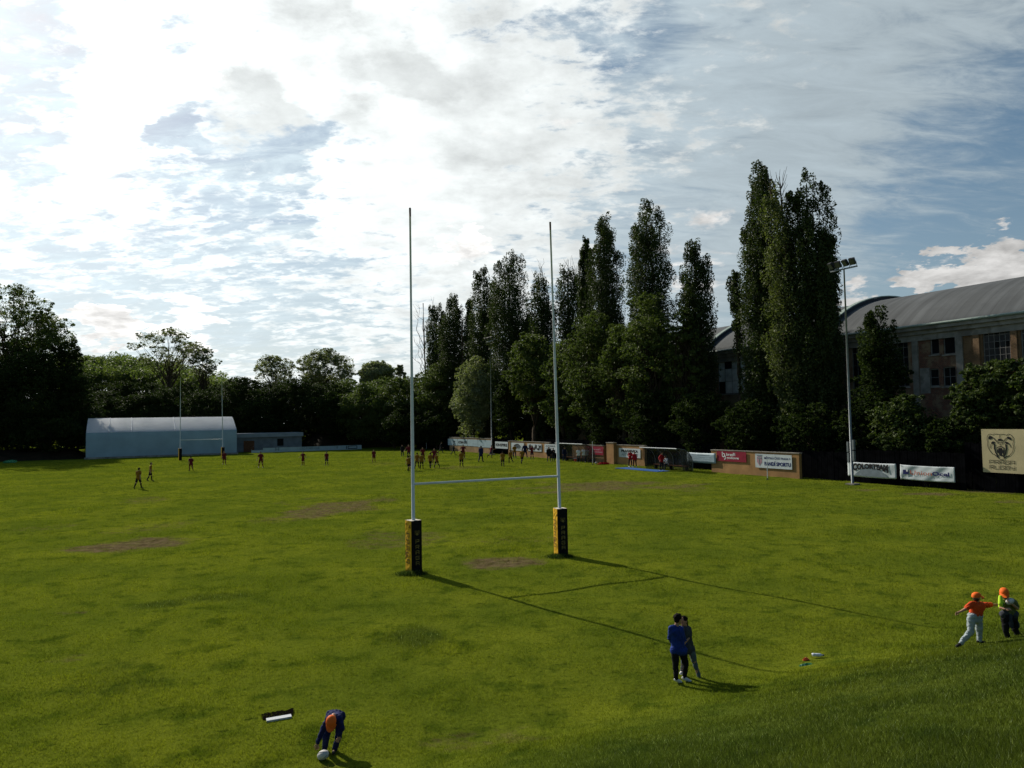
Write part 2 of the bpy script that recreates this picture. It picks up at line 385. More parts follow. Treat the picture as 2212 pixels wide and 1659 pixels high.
def hand(mb, wpos, d, side, S):
    d = d.normalized(); s = (side - d*side.dot(d)).normalized(); n = d.cross(s)
    mb.capsule(wpos, .024*S, wpos + d*.075*S, .03*S)
    mb.capsule(wpos + d*.03*S - s*.02*S, .018*S, wpos + d*.08*S + s*.02*S, .02*S)
    for i, ln in enumerate((.062, .075, .07, .055)):
        a = wpos + d*.085*S + s*(.036 - .024*i)*S
        sp = (d + s*(.18 - .12*i)).normalized()
        b = a + sp*ln*.55*S + n*.006*S; c = b + (sp*.8 + n*.6).normalized()*ln*.45*S
        mb.capsule(a, .0105*S, b, .0095*S, 8); mb.capsule(b, .0095*S, c, .008*S, 8)
    a = wpos + d*.03*S + s*.03*S; b = a + (d*.7 + s*.9).normalized()*.045*S; c = b + (d + s*.2).normalized()*.03*S
    mb.capsule(a, .013*S, b, .011*S, 8); mb.capsule(b, .011*S, c, .009*S, 8)
def torso(mb, J, S, g, hip=True):
    hl, hr, sl, sr = J['hl'], J['hr'], J['sl'], J['sr']; C = (sl+sr)/2; H = (hl+hr)/2
    ax = (C-H)
    if hip: mb.capsule(hl, (.098+g)*S, hr, (.098+g)*S)
    if not hip: hl, hr = hl + ax*.34, hr + ax*.34; H = H + ax*.34
    for w in (.62, 0.2):
        for a, b in ((hl, sl), (hr, sr)):
            p = H + (a-H)*w + ax*.05; q = C + (b-C)*w*.95 - ax*.10
            m = (p+q)/2; m = m + ((H+C)/2 - m)*.12
            mb.capsule(p, (.098+g)*S, m, (.086+g)*S); mb.capsule(m, (.086+g)*S, q, (.104+g)*S)
    mb.capsule(sl, (.058+g)*S, C + ax*.03, (.07+g)*S); mb.capsule(sr, (.058+g)*S, C + ax*.03, (.07+g)*S)
def lerp(a, b, t): return a + (b-a)*t
def figure(J, S, voxel, look, hs=1.0, detail=False):
    """-> list of (part name, mesh, material key, sub) for the clothing look"""
    FO = .0042 if detail else 0.0
    out = []; f, up = J['fwd'].normalized(), J['up'].normalized(); rt = f.cross(up)
    rot = Matrix((rt, f, up)).transposed()
    b = MB(); torso(b, J, S, 0)
    Hd = J['head']; k = hs*S
    b.capsule(lerp(J['neck'], Hd, -.1), .056*S, lerp(J['neck'], Hd, .8), .052*S)
    b.ell(Hd + up*.02*k, .078*k, .098*k, .108*k, rot); b.ell(Hd + f*.03*k - up*.055*k, .055*k, .062*k, .06*k, rot)
    b.capsule(Hd + f*.09*k + up*.01*k, .011*k, Hd + f*.108*k - up*.022*k, .016*k, 8)           # nose
    b.capsule(Hd + f*.082*k - up*.058*k - rt*.018*k, .010*k, Hd + f*.082*k - up*.058*k + rt*.018*k, .010*k, 8)  # lips
    for s in (-1, 1): b.ell(Hd + rt*s*.08*k - up*.005*k - f*.005*k, .014*k, .022*k, .032*k, rot, 8, 6)
    for q, s in (('l', -1), ('r', 1)):
        b.capsule(J['s'+q], .050*S, J['e'+q], .040*S); b.capsule(J['e'+q], .041*S, J['w'+q], .027*S)
        hd = J.get('hd'+q, J['w'+q]-J['e'+q])
        hside = J.get('hs'+q, f + rt*(-s)*.4)
        hand(b, J['w'+q], hd, hside, S*(1.08 if not detail else 1.0))
        b.capsule(J['h'+q], .088*S, J['k'+q], .058*S); b.capsule(J['k'+q], .058*S, J['a'+q], .038*S)
        m = lerp(J['k'+q], J['a'+q], .3); back = (J['k'+q]-J['a'+q]).cross(rt).normalized()
        b.capsule(m + back*.0*S, .056*S, lerp(J['k'+q], J['a'+q], .55), .046*S)
        b.capsule(J['a'+q], .040*S, J['t'+q], .030*S)
    me = remesh(b, 'body', voxel, 1)
    out.append(('body', me, 'skin'))
    if detail:
        for s in (-1, 1):
            e = MB(); e.ell(Hd + f*.087*k + rt*s*.033*k + up*.012*k, .013*k, .010*k, .008*k, rot, 8, 6)
            out.append(('eye', e.mesh('eye'), 'eye'))
    # shirt
    if look.get('top'):
        b = MB(); g = .018 if not look.get('coat') else .035
        hip = not look.get('short_shirt'); torso(b, J, S, g, hip)
        H = (J['hl']+J['hr'])/2; dn = (H-(J['sl']+J['sr'])/2).normalized()
        drop = look.get('drop', .05)*S
        if hip: b.capsule(J['hl'] + dn*drop*.3, (.108+g)*S, J['hr'] + dn*drop*.3, (.108+g)*S)
        if look.get('coat'): b.capsule(J['hl'] + dn*.16*S, .13*S, J['hr'] + dn*.16*S, .13*S)
        for q in 'lr':
            if look.get('sleeve', 'short') == 'short':
                b.capsule(J['s'+q], (.056+g)*S, lerp(J['s'+q], J['e'+q], .72), (.05+g)*S)
            else:
                b.capsule(J['s'+q], (.054+g)*S, J['e'+q], (.044+g)*S)
                b.capsule(J['e'+q], (.044+g)*S, lerp(J['e'+q], J['w'+q], .93), (.028+g)*S)
        out.append(('coat' if look.get('coat') else 'shirt', remesh(b, 'shirt', voxel*1.05, 2, FO), look['top']))
    b = MB(); g = .02
    b.capsule(J['hl'], .110*S, J['hr'], .110*S)
    C = (J['sl']+J['sr'])/2; H = (J['hl']+J['hr'])/2; upb = (C-H).normalized()
    if look.get('short_shirt'): b.capsule(J['hl']+upb*.09*S, .112*S, J['hr']+upb*.09*S, .112*S)
    if look.get('bottom_kind', 'shorts') == 'shorts':
        for q in 'lr': b.capsule(J['h'+q], .105*S, lerp(J['h'+q], J['k'+q], .72), .095*S)
        out.append(('shorts', remesh(b, 'shorts', voxel*1.05), look['bottom']))
    else:
        lo = look.get('loose', 1.0)
        for q in 'lr':
            b.capsule(J['h'+q], .104*S, J['k'+q], .076*S*lo)
            b.capsule(J['k'+q], .076*S*lo, lerp(J['k'+q], J['a'+q], .94), .055*S*lo)
        out.append(('trousers', remesh(b, 'trousers', voxel*1.05, 2, FO), look['bottom']))
    for q in 'lr':
        if look.get('sock'):
            b = MB(); b.capsule(lerp(J['k'+q], J['a'+q], .18), .066*S, lerp(J['k'+q], J['a'+q], .5), .060*S)
            b.capsule(lerp(J['k'+q], J['a'+q], .5), .060*S, J['a'+q], .046*S)
            out.append(('sock', remesh(b, 'sock', voxel), look['sock']))
        b = MB(); a, t = J['a'+q], J['t'+q]; d = (t-a); dz = V3(0, 0, -.012*S)
        b.capsule(a + dz*.5, .050*S, lerp(a, t, .5) + dz, .046*S); b.capsule(lerp(a, t, .4) + dz, .046*S, t + d*.22 + dz*.4, .036*S)
        b.capsule(a - d*.25 + dz*1.2, .038*S, t + dz*.6, .034*S)
        out.append(('shoe', remesh(b, 'shoe', voxel), look.get('shoe', 'shoedark')))
    hk = look.get('hair')
    if hk:
        b = MB(); back = .012*k
        if not look.get('cap'):
            b.ell(Hd + up*.045*k - f*.022*k, .090*k, .100*k, .092*k, rot)
            b.ell(Hd - f*.052*k + up*.0*k, .078*k, .055*k, .085*k, rot)
        else: b.ell(Hd - f*.045*k - up*.03*k, .074*k, .058*k, .058*k, rot)
        if look.get('long'):
            b.capsule(Hd - f*.06*k, .066*k, Hd - f*.08*k - up*.15*k, .05*k)
        if detail and not look.get('cap'):
            rr = random.Random(4)
            for i in range(26):
                dv = Vector((rr.gauss(0, 1), rr.gauss(-.35, 1), abs(rr.gauss(.2, .8)))).normalized()
                b.ell(Hd + rot @ Vector((dv.x*.088*k, dv.y*.098*k - .02*k, dv.z*.095*k + .04*k)), .016*k, .016*k, .015*k, None, 8, 5)
        out.append(('hair', remesh(b, 'hair', voxel), hk))
    if look.get('cap'):
        b = MB(); cu = J.get('capup', up).normalized(); cf = J.get('capf', f); cf = (cf - cu*cf.dot(cu)).normalized(); cr = cf.cross(cu)
        cm = Matrix((cr, cf, cu)).transposed(); c0 = Hd + cu*.03*k - cf*.006*k
        vs = []; fs = []; nu, nv = 20, 7
        for j in range(nv+1):
            ph = math.pi/2*j/nv
            for i in range(nu):
                th = 2*math.pi*i/nu
                vs.append(c0 + cm @ Vector((.104*k*math.cos(th)*math.cos(ph)**.8, .122*k*math.sin(th)*math.cos(ph)**.8, .112*k*math.sin(ph)**.9)))
        for j in range(nv):
            for i in range(nu):
                i2 = (i+1) % nu; fs.append((j*nu+i, j*nu+i2, (j+1)*nu+i2, (j+1)*nu+i))
        b.add(vs, fs)
        ins = [c0 + (p-c0)*.96 for p in vs]; b.add(ins, [tuple(reversed(q)) for q in fs])
        # visor: a curved, slightly drooping sheet with thickness
        vv = []; ff = []; n = 12
        for lay in (0, -.006):
            for r_ in (0.0, .5, 1.0):
                for i in range(n+1):
                    th = math.pi*(.5-.40) + math.pi*.80*i/n
                    ex = .085*k*r_*max(math.sin((th-math.pi*.1)/(math.pi*.8)*math.pi), 0.0)**.5
                    x, y = .103*k*math.cos(th), .119*k*math.sin(th)
                    vv.append(c0 + cm @ Vector((x*(1+.1*r_), y + ex, .006*k + lay*k - .035*k*r_*r_ - .05*k*r_*(x/(.1*k))**2*.5)))
        for lay in (0, 1):
            for r_ in (0, 1):
                for i in range(n):
                    o_ = lay*3*(n+1) + r_*(n+1) + i; q_ = (o_, o_+1, o_+n+2, o_+n+1); ff.append(q_ if lay else q_[::-1])
        for i in range(n):
            a_ = 2*(n+1)+i; c_ = a_ + 3*(n+1); ff.append((a_, a_+1, c_+1, c_))
        b.add(vv, ff); b.ell(c0 + cu*.106*k, .009*k, .009*k, .006*k, None, 8, 5)
        cme = b.mesh('cap'); cme.shade_smooth(); out.append(('cap', cme, 'orange'))
    return out
def put_person(parts, label, loc, rz, scale=1.0, group=None, recolour=None, hold=True):
    t = thing('person', label, 'person', loc, rz, group); t.scale = (scale,)*3
    for nm, me, mk in parts:
        me2 = me
        o = bpy.data.objects.new(nm, me2)
        if not me.materials: me.materials.append(None)
        o.material_slots[0].link = 'OBJECT'
        o.material_slots[0].material = M[(recolour or {}).get(nm, mk)]
        link(o, t)
    return t

POSES = {
 'walk':  dict(lean=5, legs=((24, 3, 8), (-22, 3, 22)), arms=((-22, 9, 12), (24, 9, 22))),
 'walk2': dict(lean=3, legs=((-16, 3, 16), (18, 3, 5)), arms=((16, 9, 16), (-15, 9, 10)), head=(10, 0)),
 'stand': dict(lean=3, legs=((3, 6, 4), (-3, 6, 3)), arms=((4, 10, 12), (2, 10, 14))),
 'wide':  dict(lean=8, legs=((10, 12, 14), (4, 12, 10)), arms=((8, 22, 20), (10, 24, 22)), head=(8, 0)),
 'hips':  dict(lean=2, legs=((5, 8, 5), (-4, 7, 4)), arms=((-10, 48, 40), (-10, 48, 40))),
 'jog':   dict(lean=12, legs=((38, 3, 55), (-24, 3, 42)), arms=((-34, 12, 85), (34, 12, 85))),
 'cross': dict(lean=4, legs=((14, -3, 10), (-14, -2, 12)), arms=((6, 14, 40), (-8, 12, 14)), head=(0, 25)),
 'folded': dict(lean=2, legs=((2, 5, 3), (-2, 5, 3)), arms=((22, 12, 92), (20, 12, 88))),
 'seat':  dict(lean=10, legs=((84, 8, 88), (82, 9, 84)), arms=((28, 8, 50), (26, 8, 52)), head=(12, 0)),
}
PJ = {k: fk(**v) for k, v in POSES.items()}
_cache = {}
def player(pose, kit):
    key = (pose, kit[0])
    if key not in _cache:
        look = {'kit': dict(top='amber', bottom='blackcloth', sock='blackcloth', hair='hair', drop=.07),
                'coat': dict(top='blackcloth', coat=True, sleeve='long', bottom='darkgrey', bottom_kind='long', hair='hair'),
                'casual': dict(top='whitecloth', bottom='darkgrey', bottom_kind='long', hair='hairbrown'),
                'jacket': dict(top='red', sleeve='long', bottom='blackcloth', bottom_kind='long', hair='hair', shoe='shoewhite')}[kit[0]]
        _cache[key] = figure(PJ[pose], 1.0, .0135, look)
    return _cache[key]
YEL = ('kit', dict(shirt='amber', shorts='blackcloth', sock='blackcloth'))
MAR = ('kit', dict(shirt='maroon', shorts='maroon', sock='maroon'))
MARD = ('kit', dict(shirt='maroon', shorts='navy', sock='blackcloth'))
DRK = ('coat', dict(coat='blackcloth', trousers='darkgrey'))
NAV = ('coat', dict(coat='navy', trousers='navy'))
WHI = ('casual', dict(shirt='whitecloth', trousers='darkgrey'))
RED = ('jacket', dict(shirt='red', trousers='blackcloth'))
ORN = ('casual', dict(shirt='amber', trousers='darkgrey'))
GP = 'rugby players and officials out on the pitch'; GS = 'people standing along the far touchline'
CROWD = [  # foot pixel, pixel height, pose, facing (deg clockwise from straight away), kit, label, group
 (298.6, 1055.7, 46, 'walk2', 10, YEL, 'player in amber shirt and black shorts walking away, nearest of all the players', GP),
 (324.6, 1039, 40, 'cross', 60, YEL, 'player in amber shirt striding right, just behind the nearest player on the left', GP),
 (412.6, 1018, 32, 'jog', -30, MAR, 'player in maroon kit running bent forward in front of the far left goal post', GP),
 (484.6, 1003.7, 29, 'stand', 170, MAR, 'player in maroon kit with pale collar standing before the far right goal post', GP),
 (563.7, 1010.4, 33, 'wide', 180, MAR, 'player in maroon kit, feet apart, before the left end of the white hoarding', GP),
 (654.7, 1005.4, 30, 'hips', 200, MAR, 'player in maroon kit, elbow out, before the middle of the white hoarding', GP),
 (705.7, 1005.4, 30, 'stand', 185, MARD, 'player in maroon shirt, dark shorts, upright before the right half of the hoarding', GP),
 (807.7, 999.4, 29, 'walk2', 175, MAR, 'lone player in maroon kit between the white hoarding and the near left goal post', GP),
 (869.3, 985.8, 25, 'stand', 190, DRK, 'dark clothed figure at the far pitch edge, left of the near goal', GP),
 (883.0, 990.5, 30, 'hips', 180, MARD, 'player in maroon shirt, hands on hips, just left of the near goal', GP),
 (882.4, 1017.4, 34, 'walk', 20, YEL, 'player in amber shirt partly hidden behind the near left goal post', GP),
 (888.5, 1016.5, 29, 'stand', 0, MAR, 'crouched player in maroon hidden behind the near left goal post', GP),
 (900.9, 1012.2, 35, 'walk2', 15, YEL, 'player in amber shirt first to the right of the near left goal post', GP),
 (911.0, 1012.5, 33, 'stand', 0, YEL, 'player in amber shirt second to the right of the near left goal post', GP),
 (913.5, 996.5, 29, 'wide', 180, MAR, 'player in maroon kit facing the group of amber shirts by the left goal post', GP),
 (929.8, 1011.8, 34, 'cross', 5, YEL, 'player in amber shirt walking alone with crossed stride in the middle of the group', GP),
 (938.5, 1003.5, 35, 'hips', 175, MAR, 'tall bare headed player in maroon behind the rightmost amber shirt of the group', GP),
 (943.4, 1010.4, 32, 'walk', -40, YEL, 'rightmost player in amber shirt of the tight group, stepping forward', GP),
 (952.5, 978.9, 25, 'walk', 90, DRK, 'dark dressed person walking along the far touchline left of the first hoarding', GP),
 (979.6, 982.4, 24, 'walk', 80, DRK, 'dark dressed person walking in front of the first pale hoarding panels', GP),
 (997.0, 1008.7, 35, 'stand', 10, YEL, 'player in amber shirt standing alone, between the group and the flood light mast', GP),
 (1000.8, 991.2, 31, 'hips', 170, MAR, 'player in maroon shirt directly behind the lone amber shirt', GP),
 (1039, 998.2, 37, 'walk2', 20, NAV, 'referee like person in dark navy standing left of the flood light mast', GP),
 (1060, 989.4, 27, 'jog', 70, MARD, 'player in maroon shirt jogging at the foot of the flood light mast', GP),
 (1086, 1007.8, 34, 'walk', 0, YEL, 'player in amber shirt striding before the lettered banner right of the mast', GP),
 (1103, 1000.8, 28, 'jog', -20, YEL, 'player in amber shirt jogging in front of the left end of the orange wall', GP),
 (1111.8, 990.3, 30, 'folded', 180, ORN, 'person in orange top and dark trousers standing against the orange wall', GS),
 (1127.5, 1001.7, 31, 'jog', 20, YEL, 'rightmost player in amber shirt, running in front of the orange wall', GP),
 (1134.5, 989.5, 30, 'wide', 180, NAV, 'person in dark jacket pointing in front of the banner with the scrawled emblem', GS),
 (1149.4, 992, 30, 'folded', 190, MARD, 'person in maroon shirt in front of the right side of the scrawled emblem banner', GS),
 (1186, 997.3, 32, 'stand', 175, DRK, 'person in long black coat, left one of the pair beside the first dugout', GS),
 (1195.8, 996.5, 29, 'folded', 215, DRK, 'person in black coat leaning, right one of the pair beside the first dugout', GS),
 (1219.4, 996.0, 30, 'stand', 150, NAV, 'person in navy coat standing inside the first curved dugout', GS),
 (1249.9, 998.2, 30, 'stand', 190, WHI, 'person in white top standing by himself right of the first dugout', GS),
 (1261.5, 998.6, 32, 'folded', 180, WHI, 'person in pale top, left of two side by side before the crimson banner', GS),
 (1269, 998.4, 31, 'stand', 170, WHI, 'person in pale top, right of two side by side before the crimson banner', GS),
 (1361.8, 1008.7, 36, 'folded', 160, RED, 'person in red jacket, left of the two on the edge of the blue mat', GS),
 (1371.5, 1009.6, 34, 'stand', 200, RED, 'person in red jacket, right of the two on the edge of the blue mat', GS),
 (1429.2, 1017.4, 41, 'hips', 130, RED, 'person in red jacket and dark trousers standing alone in front of the second dugout', GS),
]
for (px, py, h, pose, az, kit, lab, grp) in CROWD:
    p = G(px, py); dist = p.y; Hm = h/F_PX*dist
    Hj = 1.80 if pose not in ('jog', 'wide') else 1.68
    s = min(max(Hm/Hj, .88), 1.14)
    put_person(player(pose, kit), lab, p, -R(az), s, grp, kit[1])

# ---- the five children near the camera, joints read off where they stand
def child(name, lab, px_of, Y, joints, S, hs, look, extra, voxel=.0075, group=None):
    J = {}
    base = joints.pop('base')
    for k, (x, y, dy) in joints.items():
        J[k] = atY(*px_of(x, y), Y + dy)
    J.update(extra)
    org = G(*px_of(*base)); lo = min(J['al'].z, J['ar'].z)
    sh = {k: (v if k in ('fwd', 'up', 'capf', 'capup') or k[:2] in ('hd', 'hs') and len(k) == 3 else v - org) for k, v in J.items()}
    parts = figure(sh, S, voxel, look, hs, True)
    t = put_person(parts, lab, org, 0.0, 1.0, group)
    return t, J, org
GC = 'children playing on the near grass'
def c2(x, y): return 1382.5 + x*.16667, 1271.9 + y*.16667
Yk = G(1472, 1474).y
child('a', 'child in blue long sleeved top and black trousers, white trainers, hugging another child', c2, Yk,
      dict(base=(500, 1215), head=(495, 395, 0), neck=(475, 468, .0), sl=(405, 515, -.05), sr=(530, 522, .06), el=(388, 640, .02), wl=(450, 735, .14),
           er=(560, 640, .12), wr=(600, 720, .22), hl=(455, 785, -.03), hr=(545, 790, .05), kl=(462, 985, -.03), kr=(592, 975, .08),
           al=(470, 1175, -.05), ar=(575, 1155, .05), tl=(520, 1200, .0), tr=(640, 1190, .06)), .80, 1.06,
      dict(top='bluecloth', sleeve='long', bottom='blackcloth', bottom_kind='long', hair='hair', shoe='shoewhite', drop=.06),
      dict(fwd=V3(.8, .5, -.12), up=V3(.12, .1, .98)), group=GC)
child('b', 'child in black short sleeved shirt and slate leggings held by the child in blue', c2, Yk + .27,
      dict(base=(690, 1200), head=(566, 420, 0), neck=(585, 482, .02), sl=(520, 520, -.05), sr=(628, 515, .06), el=(500, 600, -.14), wl=(470, 640, -.22),
           er=(640, 620, .0), wr=(590, 690, -.14), hl=(590, 770, -.03), hr=(655, 772, .04), kl=(565, 925, .02), kr=(712, 965, .0),
           al=(545, 1078, .08), ar=(775, 1172, -.02), tl=(530, 1092, -.02), tr=(765, 1205, -.10)), .77, 1.0,
      dict(top='darkgrey', sleeve='short', bottom='legging', bottom_kind='long', loose=.85, hair='hair', long=True, shoe='shoewhite', drop=.04),
      dict(fwd=V3(-.75, -.6, -.1), up=V3(-.12, -.05, .98)), group=GC)
def c4(x, y): return 525.35 + x*.15, 1465.5 + y*.15
Yb = G(*c4(1270, 1065)).y
child('c', 'child in orange cap and dark blue tracksuit bending down over a white ball', c4, Yb,
      dict(base=(1250, 1065), head=(1272, 625, -.30), neck=(1300, 545, -.17), sl=(1222, 585, -.14), sr=(1385, 590, -.12), el=(1140, 760, -.20), wl=(1070, 930, -.27),
           er=(1420, 720, -.16), wr=(1385, 820, -.18), hl=(1265, 530, .16), hr=(1395, 545, .18), kl=(1195, 830, -.02), kr=(1375, 825, .02),
           al=(1175, 1020, .06), ar=(1315, 1040, .05), tl=(1165, 1050, -.06), tr=(1298, 1068, -.07)), .70, 1.08,
      dict(top='denim', sleeve='long', bottom='denim', bottom_kind='long', cap=True, hair='hairbrown', drop=.03, shoe='shoedark'),
      dict(fwd=V3(-.1, -.35, -.93), up=V3(-.06, -.93, .3), capup=V3(-.05, -.85, .5), capf=V3(-.1, -.4, -.9), hdl=V3(-.05, -.1, -1.0)), group=GC)
def c3(x, y): return 2018.45 + x*.13333, 1216.6 + y*.13333
Yd = G(*c3(600, 1330)).y
child('d', 'child in orange cap, orange red shirt and grey trousers reaching right', c3, Yd,
      dict(base=(590, 1335), head=(688, 560, 0), neck=(690, 632, .0), sl=(605, 665, -.06), sr=(800, 675, .08), el=(500, 745, -.08), wl=(415, 788, -.06),
           er=(945, 672, .12), wr=(1055, 682, .14), hl=(598, 905, -.04), hr=(705, 910, .05), kl=(588, 1110, -.06), kr=(728, 1085, .06),
           al=(425, 1300, -.04), ar=(728, 1262, .06), tl=(372, 1335, -.06), tr=(815, 1282, .10)), .72, 1.06,
      dict(top='orangered', sleeve='short', bottom='greycloth', bottom_kind='long', loose=1.12, short_shirt=True, cap=True, hair='hairbrown', drop=.02, shoe='shoedark'),
      dict(fwd=V3(.85, .5, -.05), up=V3(.05, .02, 1), capf=V3(.95, .28, .0), capup=V3(-.08, .0, 1), hdl=V3(-.8, .1, -.35), hdr=V3(1, 0, .0)), group=GC)
te, Je, oe = child('e', 'child in orange cap, jacket tied at the waist, clutching a ball', c3, Yd + .12,
      dict(base=(1290, 1295), head=(1130, 492, -.05), neck=(1165, 580, .0), sl=(1105, 625, -.10), sr=(1290, 620, .10), el=(1075, 720, -.20), wl=(1140, 742, -.28),
           er=(1345, 735, -.02), wr=(1240, 650, -.18), hl=(1150, 900, -.04), hr=(1275, 900, .06), kl=(1150, 1085, -.04), kr=(1315, 1095, .06),
           al=(1215, 1262, -.02), ar=(1415, 1268, .06), tl=(1190, 1290, -.12), tr=(1400, 1297, -.06)), .72, 1.08,
      dict(top='neonshade', sleeve='short', bottom='blackcloth', bottom_kind='long', loose=1.0, short_shirt=True, cap=True, hair='hairbrown', drop=.04, shoe='shoedark'),
      dict(fwd=V3(-.5, -.75, -.38), up=V3(-.18, -.35, .92), capf=V3(-.45, -.8, -.25), capup=V3(-.1, -.28, .95), hdl=V3(.8, -.3, .1), hdr=V3(-.8, -.2, .5)), group=GC)
# neon sleeve, tied jacket: parts of that child
b = MB(); a_ = atY(*c3(1070, 548), Yd-.03) - oe; e_ = atY(*c3(1072, 655), Yd-.08) - oe
b.capsule(Je['sl'] - oe, .052, lerp(Je['sl'], Je['el'], .8) - oe, .05); b.capsule(a_, .036, e_, .044)
me = remesh(b, 'sleeve', .008); o = bpy.data.objects.new('sleeve', me); me.materials.append(M['neon']); link(o, te); o['label'] = 'neon yellow sleeve'
b = MB()
hl, hr = Je['hl']-oe, Je['hr']-oe
b.capsule(hl + V3(-.01, 0, .09), .088, hr + V3(.01, 0, .09), .09)
b.capsule(hr + V3(.05, .03, .05), .045, hr + V3(.09, .04, -.15), .05); b.capsule(hl + V3(.04, -.07, .05), .04, hl + V3(.05, -.085, -.12), .045)
me = remesh(b, 'tied_jacket', .009, 2, .006); o = bpy.data.objects.new('tied_jacket', me); me.materials.append(M['darkgrey']); link(o, te)
def ball(lab, c, rot, s=1.0, nm='rugby_ball'):
    t = thing(nm, lab, 'ball', c); b = MB(); b.ell((0, 0, 0), .092*s, .092*s, .135*s, rot, 20, 14)
    b.build('casing', M['ball'], t, True)
    b = MB()
    for k in range(4):
        a = math.pi/2*k + .4; pts = []
        for j in range(15):
            ph = .25 + (math.pi-.5)*j/14; q = Vector((.0925*s*math.sin(ph)*math.cos(a), .0925*s*math.sin(ph)*math.sin(a), .1355*s*math.cos(ph))); pts.append(rot @ q)
        b.tube(pts, .003, 6)
    b.build('seam', M['inkgrey'], t, True); return t
gb = G(*c4(1150, 1175))
ball('white ball on the grass at the hands of the bending child', gb + V3(0, 0, .075), Matrix.Rotation(R(62), 3, 'Y') @ Matrix.Rotation(R(25), 3, 'X'), .78)
ball('pale ball held against the chest of the child with the tied jacket', atY(*c3(1222, 618), Yd - .05), Matrix.Rotation(R(60), 3, 'Y'), .62)
# ------------------------------------------------------------------ ground
def axis(parts):
    out = []
    for a, b, s in parts: out += list(np.arange(a, b - 1e-6, s))
    return np.array(out + [parts[-1][1]])
ua = axis([(-2500, -500, 500), (-500, -120, 38), (-120, -60, 6), (-60, 48, .5), (48, 120, 6), (120, 500, 38), (500, 2500, 500)])
va = axis([(-600, -60, 60), (-60, -26, 4), (-26, 10, .3), (10, 120, .5), (120, 280, 5), (280, 600, 40), (600, 3600, 500)])
UU, VV = np.meshgrid(ua, va); ZZ = terrain(UU, VV)
XX = OX + UU*UX + VV*VX; YY = OY + UU*UY + VV*VY
nu_, nv_ = len(ua), len(va)
co = np.stack([XX, YY, ZZ], -1).reshape(-1, 3)
idx = np.arange(nu_*nv_).reshape(nv_, nu_)
q = np.stack([idx[:-1, :-1], idx[:-1, 1:], idx[1:, 1:], idx[1:, :-1]], -1).reshape(-1, 4)
def np_mesh(name, co, faces, attrs=None, smooth=False):
    n = faces.shape[1]; me = bpy.data.meshes.new(name)
    me.vertices.add(len(co)); me.vertices.foreach_set('co', co.astype(np.float32).ravel())
    me.loops.add(faces.size); me.loops.foreach_set('vertex_index', faces.astype(np.int32).ravel())
    me.polygons.add(len(faces)); me.polygons.foreach_set('loop_start', np.arange(0, faces.size, n, dtype=np.int32))
    me.polygons.foreach_set('loop_total', np.full(len(faces), n, dtype=np.int32))
    for k, a in (attrs or {}).items():
        at = me.attributes.new(k, 'FLOAT', 'POINT'); at.data.foreach_set('value', a.astype(np.float32).ravel())
    me.update(calc_edges=True); me.validate()
    if smooth: me.shade_smooth()
    return me
# worn places: (pixel x, pixel y, half length across, half depth, strength)
rng = np.random.default_rng(5)
_cells = {}
def vnoise(x, y, s, seed):
    r = np.random.default_rng(seed); T = r.random((128, 128))
    x = x/s; y = y/s; xi = np.floor(x).astype(int); yi = np.floor(y).astype(int); fx = x-xi; fy = y-yi
    fx = fx*fx*(3-2*fx); fy = fy*fy*(3-2*fy)
    a = T[yi % 128, xi % 128]; b = T[yi % 128, (xi+1) % 128]; c = T[(yi+1) % 128, xi % 128]; d = T[(yi+1) % 128, (xi+1) % 128]
    return (a*(1-fx)+b*fx)*(1-fy) + (c*(1-fx)+d*fx)*fy
def fbm(x, y, s, seed, o=4):
    return sum(vnoise(x, y, s/2**k, seed+k)*.5**k for k in range(o))/sum(.5**k for k in range(o))
WORN = [(290, 1176, 105, 16, 1.0), (720, 1096, 110, 20, .85), (1075, 1216, 110, 12, .95), (890, 1165, 110, 24, .5), (1290, 1052, 190, 14, .8),
        (640, 1120, 90, 10, .45), (300, 1080, 50, 8, .5), (330, 1140, 80, 12, .4), (120, 1140, 60, 10, .35), (150, 1422, 45, 10, .5), (160, 1322, 30, 8, .4), (1080, 1165, 160, 14, .3),
        (985, 1605, 130, 30, .35), (1100, 1590, 90, 26, .4), (730, 1652, 60, 14, .6), (2010, 1068, 50, 5, .9), (1870, 1058, 40, 4, .7), (2130, 1060, 60, 5, .8), (2180, 1084, 60, 3, .6),
        (990, 1010, 60, 5, .5), (830, 1002, 50, 5, .4), (1490, 1060, 70, 10, .5)]
DARKT = [(905, 1376, 42, 16, .6), (340, 1308, 45, 6, .6), (460, 1292, 50, 6, .45), (270, 1480, 80, 24, .25), (250, 1440, 40, 14, .25), (760, 1245, 0, 0, 0)]
def field_masks(x, y):
    w = np.zeros_like(x); t = np.zeros_like(x)
    wob = (fbm(x, y, 2.2, 11, 5) - .5)*3.6
    for L_, acc in ((WORN, w), (DARKT, t)):
        for px, py, hx, hy, a in L_:
            if not hx: continue
            c = G(px, py); e = G(px+hx, py); f0 = G(px, py-hy); f1 = G(px, py+hy)
            rx = abs(e.x-c.x) + .1; ry = abs(f0.y-f1.y)/2 + .1
            d = np.sqrt(((x-c.x)/rx)**2 + ((y-(f0.y+f1.y)/2)/ry)**2) + wob*.55
            np.maximum(acc, a*sstep(1.25, .45, d), out=acc)
    return w, t
FARM = (np.abs(UU) < 70) & (VV > -30) & (VV < 125)
wm = np.zeros(UU.shape); tm_ = np.zeros(UU.shape)
a1, a2 = field_masks(XX[FARM], YY[FARM]); wm[FARM] = a1; tm_[FARM] = np.maximum(a2, .6*sstep(-12.5, -16.5, VV[FARM]))
